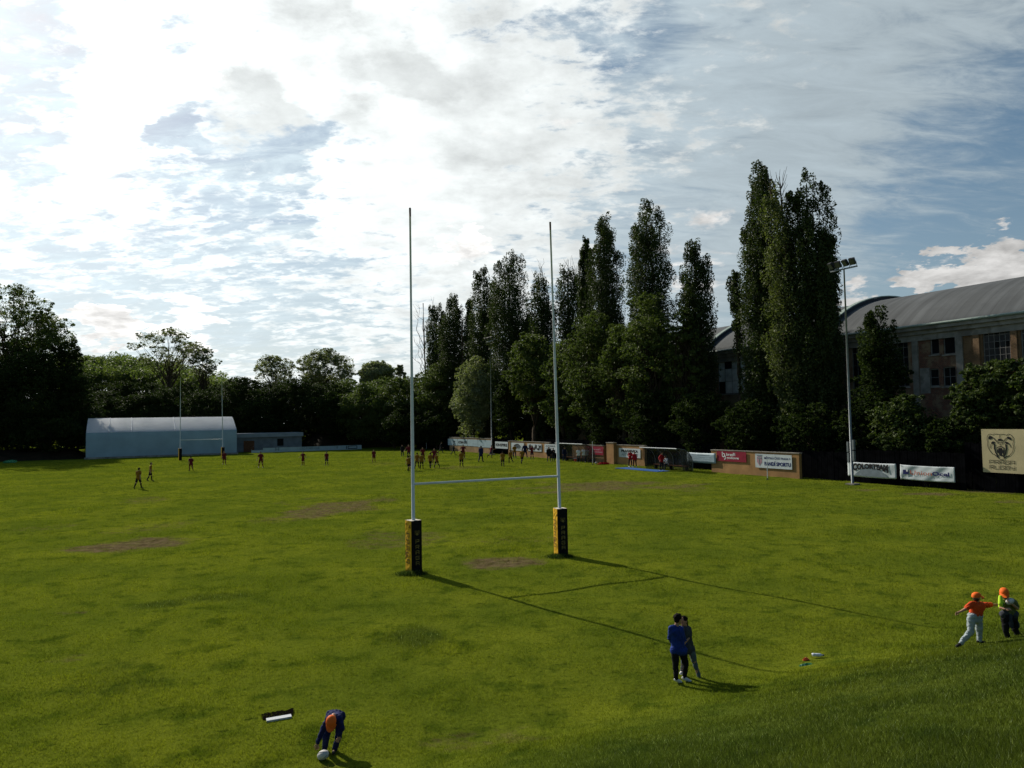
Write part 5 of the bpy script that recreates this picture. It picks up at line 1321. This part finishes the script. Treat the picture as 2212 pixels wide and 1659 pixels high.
POP = [ # px, top y, width px, U, kind, label
 (943, 652, 40, 44, 'poplar', dict(), 'slim poplar at the far left end of the row, beside the dead bare stem'),
 (980, 629, 50, 44, 'poplar', dict(), 'pointed poplar second from the left end of the row, taller than the slim one'),
 (1013, 640, 26, 45, 'poplar', dict(nsp=3), 'narrow low poplar spire tucked left of the twin tall poplars'),
 (1045, 573, 54, 44, 'poplar', dict(), 'poplar rising straight above the far flood light mast, left of a taller one'),
 (1100, 540, 66, 44, 'poplar', dict(), 'broad pointed poplar right of the far flood light mast, taller than its left neighbour'),
 (1142, 672, 34, 45, 'poplar', dict(nsp=3), 'short dark poplar filling the gap left of the right goal post'),
 (1170, 563, 50, 44, 'poplar', dict(bare=.05, dens=.8), 'thin topped poplar directly behind the right goal post'),
 (1228, 548, 48, 45, 'poplar', dict(bare=.06, dens=.75, nsp=5), 'poplar with bare dead twigs at its top, right of the goal post'),
 (1266, 503, 30, 44, 'poplar', dict(nsp=4), 'slender poplar spire leaning on the left flank of a taller bushy poplar'),
 (1306, 455, 62, 43.5, 'poplar', dict(), 'tall bushy poplar between the right goal post and the thickest middle poplar'),
 (1398, 420, 78, 43.5, 'poplar', dict(nsp=8), 'thick very tall poplar above the second dugout'),
 (1498, 508, 62, 43.5, 'poplar', dict(), 'single shorter poplar standing apart in front of the arched hall roof'),
 (1590, 578, 24, 43, 'poplar', dict(nsp=3, low=.6), 'small poplar spire at the left foot of the giant poplar clump'),
 (1640, 340, 72, 43.5, 'poplar', dict(nsp=8), 'tallest poplar, left stem of the giant clump in front of the hall'),
 (1684, 362, 54, 42.3, 'poplarpale', dict(bare=.05, dens=.62, nsp=6), 'pale sparse poplar in the middle of the giant clump, sky showing through its top'),
 (1742, 357, 74, 43.5, 'poplar', dict(nsp=8), 'tall dark poplar, right hand main stem of the giant clump'),
 (1780, 488, 34, 43.2, 'poplar', dict(nsp=4), 'shorter dark poplar stem right of the giant clump, next to the near mast lamps'),
]
for i, (px, ty, wpx, U, m, kw, lab) in enumerate(POP):
    p = at_u(px, U, ty); H = top_z(px, ty, p) - p.z; wd = wpx/F_PX*p.y*1.16
    lsz = .21 if p.y < 95 else .26
    kw = dict(kw); kw['dens'] = kw.get('dens', 1.0)*(1.25 if p.y < 95 else 1.0)
    make_tree('poplar_tree', lab, 'tree', p, poplar(H*.97, wd, 40+i, lean=-.002, **kw), lsz, m, 'bark', GPOP, i, rz=0.4*(i % 3 - 1), up=.2)
# dead stems
def dead(lab, px, ty, by, U, wpx, nb, seed):
    p = at_u(px, U, ty); H = top_z(px, ty, p) - p.z; rr = random.Random(seed); t = thing('dead_tree', lab, 'tree', p, 0, 'bare dead tree stems')
    b = MB(); limb(b, (0, 0, -.2), (0, 0, H), .28, .1, rr, .006, 6, 8); b.build('trunk', M['bark'], t, True)
    b = MB(); wd = wpx/F_PX*p.y
    for k in range(nb):
        z0 = H*rr.uniform(.45, .8); a = rr.choice((math.pi, math.pi*.9, math.pi*1.1, 0.2)); L_ = wd*rr.uniform(.35, .9)
        pts = limb(b, (0, 0, z0), (math.cos(a)*L_, math.sin(a)*L_, z0 + rr.uniform(.12, .3)*H), .07, .015, rr, .05, 5, 5)
        for q in pts[2:5]: limb(b, q, q + Vector((rr.uniform(-1, .6), rr.uniform(-.5, .5), rr.uniform(.8, 2.0))), .03, .01, rr, .05, 3, 4)
    if nb: b.build('bare_branches', M['bark'], t)
dead('bare dead stem with thin leafless side branches left of the poplar row', 914, 655, 900, 43.5, 34, 9, 3)
dead('broken dead stem without branches between two poplars', 999, 692, 900, 43, 10, 0, 5)
GBR = 'leafy broad trees behind the touchline walls'
BR = [ # px, top, width, low y, U, mat, kw, label
 (938, 782, 104, 962, 40.5, 'maple', dict(), 'bushy green tree below the first poplars, right of the near left goal post'),
 (1022, 768, 96, 950, 40.2, 'silver', dict(), 'pale silvery leaved tree below the poplars, branches hanging over the hoarding panels'),
 (1150, 720, 112, 900, 40, 'maple', dict(), 'wide leafy tree left of the right goal post below the short dark poplar'),
 (1212, 735, 96, 950, 39.9, 'maple', dict(dens=.9), 'leafy tree right behind the right goal post with foliage down to the first dugout'),
 (1272, 676, 136, 930, 40, 'maple', dict(), 'large leafy tree right of the right goal post below the tall bushy poplar'),
 (1345, 700, 112, 945, 39.9, 'maple', dict(), 'leafy tree above the white two line banner, between two larger crowns'),
 (1402, 634, 130, 930, 40, 'maple', dict(), 'tallest leafy tree of the belt, below the thick middle poplar'),
 (1478, 668, 84, 930, 41.5, 'maple', dict(open_=1, dens=.7), 'open crowned leafy tree with branches showing against the hall roof'),
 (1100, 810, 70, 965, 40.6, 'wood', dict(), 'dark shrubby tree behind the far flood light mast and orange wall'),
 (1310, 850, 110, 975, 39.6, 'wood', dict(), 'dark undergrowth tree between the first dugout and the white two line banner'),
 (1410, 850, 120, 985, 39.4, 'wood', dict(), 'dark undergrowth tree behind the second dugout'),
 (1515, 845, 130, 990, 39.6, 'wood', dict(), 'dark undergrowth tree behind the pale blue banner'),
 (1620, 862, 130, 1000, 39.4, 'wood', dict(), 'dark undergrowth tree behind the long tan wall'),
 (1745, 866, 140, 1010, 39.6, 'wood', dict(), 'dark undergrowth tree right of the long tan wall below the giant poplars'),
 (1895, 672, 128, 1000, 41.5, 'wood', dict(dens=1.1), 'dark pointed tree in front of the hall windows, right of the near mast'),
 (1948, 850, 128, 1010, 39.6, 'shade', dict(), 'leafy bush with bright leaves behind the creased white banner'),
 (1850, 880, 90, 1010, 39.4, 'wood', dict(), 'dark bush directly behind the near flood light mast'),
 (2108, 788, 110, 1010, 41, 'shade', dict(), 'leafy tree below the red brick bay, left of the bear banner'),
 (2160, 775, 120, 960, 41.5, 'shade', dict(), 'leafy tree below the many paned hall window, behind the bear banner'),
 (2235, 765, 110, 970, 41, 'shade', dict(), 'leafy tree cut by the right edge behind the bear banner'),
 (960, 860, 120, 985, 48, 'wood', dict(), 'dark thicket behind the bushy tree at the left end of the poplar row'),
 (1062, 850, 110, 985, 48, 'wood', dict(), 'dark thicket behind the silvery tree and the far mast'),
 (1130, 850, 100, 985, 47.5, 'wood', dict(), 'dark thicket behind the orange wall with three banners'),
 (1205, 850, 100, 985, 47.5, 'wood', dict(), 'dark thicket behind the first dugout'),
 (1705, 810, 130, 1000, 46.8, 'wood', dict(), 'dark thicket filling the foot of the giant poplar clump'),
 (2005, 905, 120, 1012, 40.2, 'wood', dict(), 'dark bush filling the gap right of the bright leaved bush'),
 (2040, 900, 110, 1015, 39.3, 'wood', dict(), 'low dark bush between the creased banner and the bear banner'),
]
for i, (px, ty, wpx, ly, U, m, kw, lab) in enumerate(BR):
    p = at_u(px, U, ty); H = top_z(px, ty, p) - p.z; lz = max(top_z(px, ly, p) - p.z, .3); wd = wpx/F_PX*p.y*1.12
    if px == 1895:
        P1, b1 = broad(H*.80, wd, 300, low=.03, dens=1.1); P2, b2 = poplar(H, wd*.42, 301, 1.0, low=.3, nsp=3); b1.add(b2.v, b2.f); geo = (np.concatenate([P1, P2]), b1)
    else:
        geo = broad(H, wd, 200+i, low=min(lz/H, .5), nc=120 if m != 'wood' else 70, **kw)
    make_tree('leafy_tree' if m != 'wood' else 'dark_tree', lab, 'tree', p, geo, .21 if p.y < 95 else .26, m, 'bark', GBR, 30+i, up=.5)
# far end of the ground, left half of the picture
def at_depth(px, Y): d = ray(px, 920); p = Vector((d.x/d.y*Y, Y, 0)); p.z = tz(p.x, p.y); return p
GLW = 'trees of the wood beyond the far left of the pitch'
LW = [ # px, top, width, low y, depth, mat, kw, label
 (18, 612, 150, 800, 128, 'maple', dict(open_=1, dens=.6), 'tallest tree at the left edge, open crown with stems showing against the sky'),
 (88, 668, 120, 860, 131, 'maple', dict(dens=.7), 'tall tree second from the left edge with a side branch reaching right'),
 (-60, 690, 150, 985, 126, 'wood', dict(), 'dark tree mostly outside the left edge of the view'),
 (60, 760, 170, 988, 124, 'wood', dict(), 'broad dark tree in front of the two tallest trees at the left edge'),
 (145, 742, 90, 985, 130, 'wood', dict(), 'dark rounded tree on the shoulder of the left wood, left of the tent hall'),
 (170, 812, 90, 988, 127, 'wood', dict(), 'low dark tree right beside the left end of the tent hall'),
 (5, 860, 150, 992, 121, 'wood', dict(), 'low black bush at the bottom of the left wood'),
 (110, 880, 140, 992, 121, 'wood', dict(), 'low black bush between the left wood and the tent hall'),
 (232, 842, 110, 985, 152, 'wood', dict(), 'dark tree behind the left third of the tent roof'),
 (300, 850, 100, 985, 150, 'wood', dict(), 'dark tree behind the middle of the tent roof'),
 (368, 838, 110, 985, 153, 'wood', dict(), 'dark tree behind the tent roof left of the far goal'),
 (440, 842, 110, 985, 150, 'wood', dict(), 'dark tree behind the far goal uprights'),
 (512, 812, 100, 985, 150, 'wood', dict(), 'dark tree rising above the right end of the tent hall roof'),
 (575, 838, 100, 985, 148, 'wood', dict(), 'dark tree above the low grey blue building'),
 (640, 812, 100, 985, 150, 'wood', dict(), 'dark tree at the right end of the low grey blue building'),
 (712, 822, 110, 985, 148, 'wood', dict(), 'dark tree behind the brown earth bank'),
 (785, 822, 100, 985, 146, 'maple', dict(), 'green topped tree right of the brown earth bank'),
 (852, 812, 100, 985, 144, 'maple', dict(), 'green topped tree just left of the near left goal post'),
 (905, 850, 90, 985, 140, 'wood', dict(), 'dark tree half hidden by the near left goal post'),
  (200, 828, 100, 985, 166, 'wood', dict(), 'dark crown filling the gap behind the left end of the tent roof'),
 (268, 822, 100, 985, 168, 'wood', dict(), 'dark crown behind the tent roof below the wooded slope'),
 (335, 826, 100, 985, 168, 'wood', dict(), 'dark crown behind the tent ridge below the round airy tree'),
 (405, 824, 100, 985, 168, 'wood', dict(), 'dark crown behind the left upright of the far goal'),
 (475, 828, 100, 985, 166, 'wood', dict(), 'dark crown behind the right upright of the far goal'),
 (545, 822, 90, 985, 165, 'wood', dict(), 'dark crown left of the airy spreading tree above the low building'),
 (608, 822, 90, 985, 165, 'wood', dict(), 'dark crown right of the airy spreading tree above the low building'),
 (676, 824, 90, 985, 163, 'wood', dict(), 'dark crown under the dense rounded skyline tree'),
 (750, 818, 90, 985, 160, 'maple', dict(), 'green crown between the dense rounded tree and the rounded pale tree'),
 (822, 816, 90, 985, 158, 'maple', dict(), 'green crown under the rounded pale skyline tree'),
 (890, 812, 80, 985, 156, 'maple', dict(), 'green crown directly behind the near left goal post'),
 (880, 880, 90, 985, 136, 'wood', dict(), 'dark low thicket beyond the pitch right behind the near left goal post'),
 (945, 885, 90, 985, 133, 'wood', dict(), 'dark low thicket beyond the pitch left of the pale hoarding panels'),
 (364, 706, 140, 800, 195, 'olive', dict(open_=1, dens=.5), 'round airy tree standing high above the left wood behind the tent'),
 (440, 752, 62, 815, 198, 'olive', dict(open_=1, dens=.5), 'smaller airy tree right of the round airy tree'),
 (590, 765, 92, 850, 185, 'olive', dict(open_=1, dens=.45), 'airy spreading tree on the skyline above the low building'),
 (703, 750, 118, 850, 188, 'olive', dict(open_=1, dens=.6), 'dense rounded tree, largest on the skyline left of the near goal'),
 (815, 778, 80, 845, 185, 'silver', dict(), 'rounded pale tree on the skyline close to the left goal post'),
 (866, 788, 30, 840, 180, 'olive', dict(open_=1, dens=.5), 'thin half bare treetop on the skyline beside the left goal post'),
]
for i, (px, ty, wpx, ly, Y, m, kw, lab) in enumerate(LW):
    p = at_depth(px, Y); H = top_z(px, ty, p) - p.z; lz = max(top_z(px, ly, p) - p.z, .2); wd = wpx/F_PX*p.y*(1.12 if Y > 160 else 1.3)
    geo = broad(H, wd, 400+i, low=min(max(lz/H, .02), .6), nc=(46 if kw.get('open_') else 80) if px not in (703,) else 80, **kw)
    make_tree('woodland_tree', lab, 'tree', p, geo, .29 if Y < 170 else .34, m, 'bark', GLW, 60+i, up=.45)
# far wooded slope that reads as one mass
P = []; r = np.random.default_rng(9); rr = random.Random(9)
for k in range(150):
    Y = rr.uniform(205, 290); px = rr.uniform(120, 500); p = at_depth(px, Y)
    tgt = 772 + (0 if px < 330 else (px-330)*.32) + (Y-205)*-.05 + rr.uniform(0, 30)
    H = max(top_z(px, tgt, p) - p.z, 6); rc = rr.uniform(3, 5.5)
    for _ in range(9):
        c = np.array([p.x + rr.gauss(0, rc*.7), p.y + rr.gauss(0, rc*.7), p.z + H - abs(rr.gauss(0, .33))*H]); q = rr.uniform(1.2, 2.4)
        P.append(c + in_ell(110, r, .5)*np.array([q, q, q*.8]))
me = crown_mesh(np.concatenate(P), .6, 77); me.name = 'distant_wood'; me.materials.append(M['far'])
tag(link(bpy.data.objects.new('distant_wood', me)), 'hazy green wooded slope far behind the tent hall', 'wood', None, 'stuff')
# ------------------------------------------------------------------ sun, sky, clouds
SUN_AZ, SUN_EL = R(-40.0), R(30.7)          # azimuth clockwise from +y
sd = Vector((math.sin(SUN_AZ)*math.cos(SUN_EL), math.cos(SUN_AZ)*math.cos(SUN_EL), math.sin(SUN_EL)))
sl = bpy.data.lights.new('sun', 'SUN'); sl.energy = 5.0; sl.angle = R(.45); sl.color = (1.0, .93, .80)
so = bpy.data.objects.new('sun', sl); col.objects.link(so); so.rotation_euler = sd.to_track_quat('Z', 'Y').to_euler(); so.location = sd*200
wd_ = bpy.data.worlds.new('World'); sc.world = wd_; wd_.use_nodes = True; nt = wd_.node_tree; L = nt.links
for n_ in list(nt.nodes): nt.nodes.remove(n_)
outw = nd(nt, 'ShaderNodeOutputWorld'); sky = nd(nt, 'ShaderNodeTexSky'); sky.sky_type = 'NISHITA'; sky.sun_disc = False
sky.sun_elevation = SUN_EL; sky.sun_rotation = SUN_AZ; sky.air_density = 1.0; sky.dust_density = .6; sky.ozone_density = 1.6
bg = nd(nt, 'ShaderNodeBackground'); bg.inputs[1].default_value = SKY_STR = .07
hsv = nd(nt, 'ShaderNodeHueSaturation'); hsv.inputs['Saturation'].default_value = 1.1; hsv.inputs['Hue'].default_value = .489; hsv.inputs['Value'].default_value = 1.12; L.new(sky.outputs[0], hsv.inputs['Color']); L.new(hsv.outputs[0], bg.inputs[0])
tc = nd(nt, 'ShaderNodeTexCoord'); N = tc.outputs['Generated']
def mth(op, a, b=None, c=None, clamp=False):
    n = nd(nt, 'ShaderNodeMath', operation=op); n.use_clamp = clamp
    for i, v in enumerate((a, b, c)):
        if v is None: continue
        if isinstance(v, (int, float)): n.inputs[i].default_value = v
        else: L.new(v, n.inputs[i])
    return n.outputs[0]
def mrng(s, a, b, c=0, d=1, interp='LINEAR'):
    n = nd(nt, 'ShaderNodeMapRange'); n.interpolation_type = interp; n.clamp = True
    for i, v in enumerate((a, b, c, d)): n.inputs[i+1].default_value = v
    L.new(s, n.inputs[0]); return n.outputs[0]
def dot(v):
    n = nd(nt, 'ShaderNodeVectorMath', operation='DOT_PRODUCT'); L.new(N, n.inputs[0]); n.inputs[1].default_value = v; return n.outputs['Value']
sx = nd(nt, 'ShaderNodeSeparateXYZ'); L.new(N, sx.inputs[0])
zc = mth('ADD', mth('MAXIMUM', sx.outputs[2], 0.0), .22)
cx = nd(nt, 'ShaderNodeCombineXYZ'); L.new(mth('DIVIDE', sx.outputs[0], zc), cx.inputs[0]); L.new(mth('DIVIDE', sx.outputs[1], zc), cx.inputs[1])
def noise(scale, det, rough, rot=0.0, sc_=(1, 1, 1), loc=(0, 0, 0), dist=0.0):
    mp = nd(nt, 'ShaderNodeMapping'); mp.inputs['Rotation'].default_value = (0, 0, R(rot)); mp.inputs['Scale'].default_value = sc_; mp.inputs['Location'].default_value = loc
    L.new(cx.outputs[0], mp.inputs[0]); n = nd(nt, 'ShaderNodeTexNoise'); n.inputs['Scale'].default_value = scale; n.inputs['Detail'].default_value = det
    n.inputs['Roughness'].default_value = rough; n.inputs['Distortion'].default_value = dist; L.new(mp.outputs[0], n.inputs['Vector']); return n.outputs['Fac']
wv = nd(nt, 'ShaderNodeTexNoise'); wv.inputs['Scale'].default_value = 5.5; wv.inputs['Detail'].default_value = 7; wv.inputs['Roughness'].default_value = .62; L.new(cx.outputs[0], wv.inputs['Vector'])
wsub = nd(nt, 'ShaderNodeVectorMath', operation='MULTIPLY_ADD'); L.new(wv.outputs['Color'], wsub.inputs[0]); wsub.inputs[1].default_value = (.16, .16, .12); wsub.inputs[2].default_value = (-.08, -.08, -.06)
wad = nd(nt, 'ShaderNodeVectorMath', operation='ADD'); L.new(N, wad.inputs[0]); L.new(wsub.outputs[0], wad.inputs[1])
wno = nd(nt, 'ShaderNodeVectorMath', operation='NORMALIZE'); L.new(wad.outputs[0], wno.inputs[0]); NW = wno.outputs[0]
def blobs(lst):
    acc = None
    for (px, py, rad, amp) in lst:
        d = ray(px, py).normalized(); c = math.cos(rad/F_PX)
        n_ = nd(nt, 'ShaderNodeVectorMath', operation='DOT_PRODUCT'); L.new(NW, n_.inputs[0]); n_.inputs[1].default_value = tuple(d)
        s = mrng(n_.outputs['Value'], c, 1.0, 0, amp, 'SMOOTHSTEP'); acc = s if acc is None else mth('ADD', acc, s)
    return acc
cosg = dot(tuple(sd)); cosg0 = mth('MAXIMUM', cosg, 0.0)
glow = mth('POWER', cosg0, 3.0)
def cen(x, k): return mth('MULTIPLY', mth('SUBTRACT', x, .5), k)
# broken cumulus / altocumulus layer
n1 = noise(1.5, 10, .6, 15, (1, 1.35, 1), (3.1, 1.7, 0), .3)
n2 = noise(5.6, 9, .62, 15, (1, 1.5, 1), (1.3, 8.1, 0), .25)
n2b = noise(15, 8, .62, 15, (1, 1.5, 1), (4.3, 2.1, 0), .2)
cov = mth('ADD', mth('ADD', cen(n1, 1.4), cen(n2, 2.5)), cen(n2b, 2.7))
B1 = blobs([(1106, 400, 1800, -.13), (480, 170, 520, .5), (900, 200, 480, .3), (150, 480, 260, .30), (750, 330, 420, .25), (1250, 150, 480, .36), (1450, 100, 380, .22), (1200, 420, 420, .15), (1120, 420, 420, .3), (620, 590, 420, .16), (1000, 600, 360, .22), (300, 700, 700, .16), (100, 200, 260, .18),
            (40, 90, 150, -.7), (392, 275, 50, -.5), (385, 55, 60, -.6), (650, 315, 85, -.65), (40, 255, 120, -.5), (500, 400, 200, -.42), (30, 340, 130, -.4), (700, 480, 260, -.35), (1390, 110, 150, -.3), (1250, 200, 130, -.2),
            (480, 520, 330, -.38), (200, 560, 220, -.22), (2050, 300, 1000, -.6), (2100, 540, 500, -.5), (1500, 500, 420, -.15)])
back = mrng(sx.outputs[1], -.1, .38, 1, 0, 'SMOOTHSTEP')  # unseen sky behind the camera cleared of cloud to lower the ambient fill
cov = mth('SUBTRACT', mth('ADD', cov, B1), mth('MULTIPLY', back, 1.2))
op1 = mth('MULTIPLY', mrng(cov, -.26, .52, 0, 1, 'SMOOTHSTEP'), .97)
thick = mrng(cov, .25, .9)
# small cumulus low on the right and over the left wood
n3 = noise(5.5, 8, .6, 0, (1, 1, 1), (5, 2, 0), .2)
B2 = blobs([(2085, 590, 58, .62), (2165, 578, 62, .66), (2015, 602, 44, .56), (2150, 522, 50, .36), (1850, 650, 60, .45), (215, 690, 55, .75), (270, 698, 50, .6), (1000, 545, 62, .55), (2235, 585, 62, .6), (1960, 545, 110, .14), (1500, 545, 120, .3), (420, 700, 90, .35)])
op2 = mrng(mth('ADD', cen(n3, 1.7), B2), .22, .46, 0, 1, 'SMOOTHSTEP')
# thin high veil with streaks, upper right
n4 = noise(1.6, 9, .62, -52, (1, 3.4, 1), (2, 4, 0), .5); n5 = noise(5.5, 9, .66, -45, (1, 2.6, 1), (7, 1, 0), .5)
B3 = blobs([(1450, 260, 620, .55), (1950, 230, 520, .42), (1550, 430, 420, .32), (2150, 60, 420, .12), (2190, 500, 380, -.42), (2000, 570, 380, -.3), (1350, 110, 150, -.2), (400, 400, 720, .5)])
veil = mth('MULTIPLY', mrng(mth('ADD', mth('ADD', cen(n4, 2.0), cen(n5, 2.1)), mth('SUBTRACT', B3, mth('MULTIPLY', back, .9))), -.35, .95, .0, 1, 'SMOOTHSTEP'), .88)
# thick parts go grey when the sun is behind them
dk = blobs([(555, 262, 105, 1.0), (650, 60, 105, 1.0), (820, 120, 115, .9), (770, 262, 90, .75), (300, 85, 70, .8), (560, 175, 50, .6), (640, 268, 80, .7), (225, 692, 90, .7), (900, 150, 90, .6), (1100, 60, 160, .35), (1050, 300, 200, .3)])
n6 = noise(2.6, 8, .6, 10, (1, 1.3, 1), (9, 3, 0), .2)
grey = mth('MINIMUM', mth('ADD', mth('MULTIPLY', mth('MULTIPLY', mrng(n6, .46, .66), thick), .55), mth('MULTIPLY', dk, mrng(n2, .3, .62, .25, 1.05))), .9)
lum = mth('ADD', mth('MULTIPLY', glow, CL_GLOW := 1.02), CL_BASE := .47)
lum1 = mth('MULTIPLY', lum, mth('SUBTRACT', 1.0, mth('MULTIPLY', grey, .34)))
lum1 = mth('MULTIPLY', lum1, mrng(noise(7, 9, .64), .3, .7, .83, 1.2))
def emis(c, s):
    b_ = nd(nt, 'ShaderNodeBackground'); b_.inputs[0].default_value = (*c, 1); L.new(s, b_.inputs[1]); return b_.outputs[0]
c1 = emis((.955, 1.0, .995), lum1); c2s = emis((1.0, .99, .97), mth('MULTIPLY', mth('MULTIPLY', lum, mrng(noise(8, 8, .62, 0, (1, 1, 1), (5.02, 2.05, 0), .2), .35, .65, 1.5, .85)), mth('SUBTRACT', 1.0, mth('MULTIPLY', dk, .45)))); cv = emis((.85, .99, 1.06), mth('MULTIPLY', mth('ADD', mth('MULTIPLY', glow, .55), .47), mrng(n5, .3, .7, .86, 1.1)))
def mixs(f, a, b_):
    m_ = nd(nt, 'ShaderNodeMixShader'); L.new(f, m_.inputs[0]); L.new(a, m_.inputs[1]); L.new(b_, m_.inputs[2]); return m_.outputs[0]
# pale air near the skyline
hz = mth('MULTIPLY', mth('POWER', mth('SUBTRACT', 1.0, mth('MAXIMUM', sx.outputs[2], 0.0)), 6.0), .9)
hzl = emis((.84, .94, 1.0), mth('ADD', mth('MULTIPLY', mth('POWER', cosg0, 2.0), .62), .36))
s_ = mixs(mth('MULTIPLY', hz, mrng(cosg, -.2, .6, .25, 1)), bg.outputs[0], hzl)
s_ = mixs(veil, s_, cv); s_ = mixs(op1, s_, c1); s_ = mixs(op2, s_, c2s)
L.new(s_, outw.inputs['Surface'])
# ------------------------------------------------------------------ camera and render settings
cam = bpy.data.cameras.new('camera'); co_ = bpy.data.objects.new('camera', cam); col.objects.link(co_); sc.camera = co_
cam.sensor_width = 36; cam.sensor_fit = 'HORIZONTAL'; cam.lens = 36*F_PX/2212; cam.clip_end = 6000; cam.clip_start = .1
fwd = ray(1106, 829.5).normalized(); rgt = (ray(1206, 829.5)/1 - ray(1106, 829.5)).normalized(); upv = rgt.cross(fwd)
co_.matrix_world = Matrix.Translation((0, 0, EYE)) @ Matrix((rgt, upv, -fwd)).transposed().to_4x4()
sc.view_settings.view_transform = 'Standard'; sc.view_settings.look = 'None'; sc.view_settings.exposure = 0.0; sc.view_settings.gamma = 1.0
sc.render.engine = 'CYCLES'; sc.cycles.max_bounces = 5; sc.cycles.diffuse_bounces = 3; sc.cycles.transmission_bounces = 3; sc.cycles.use_denoising = True
sc.cycles.sample_clamp_indirect = 4
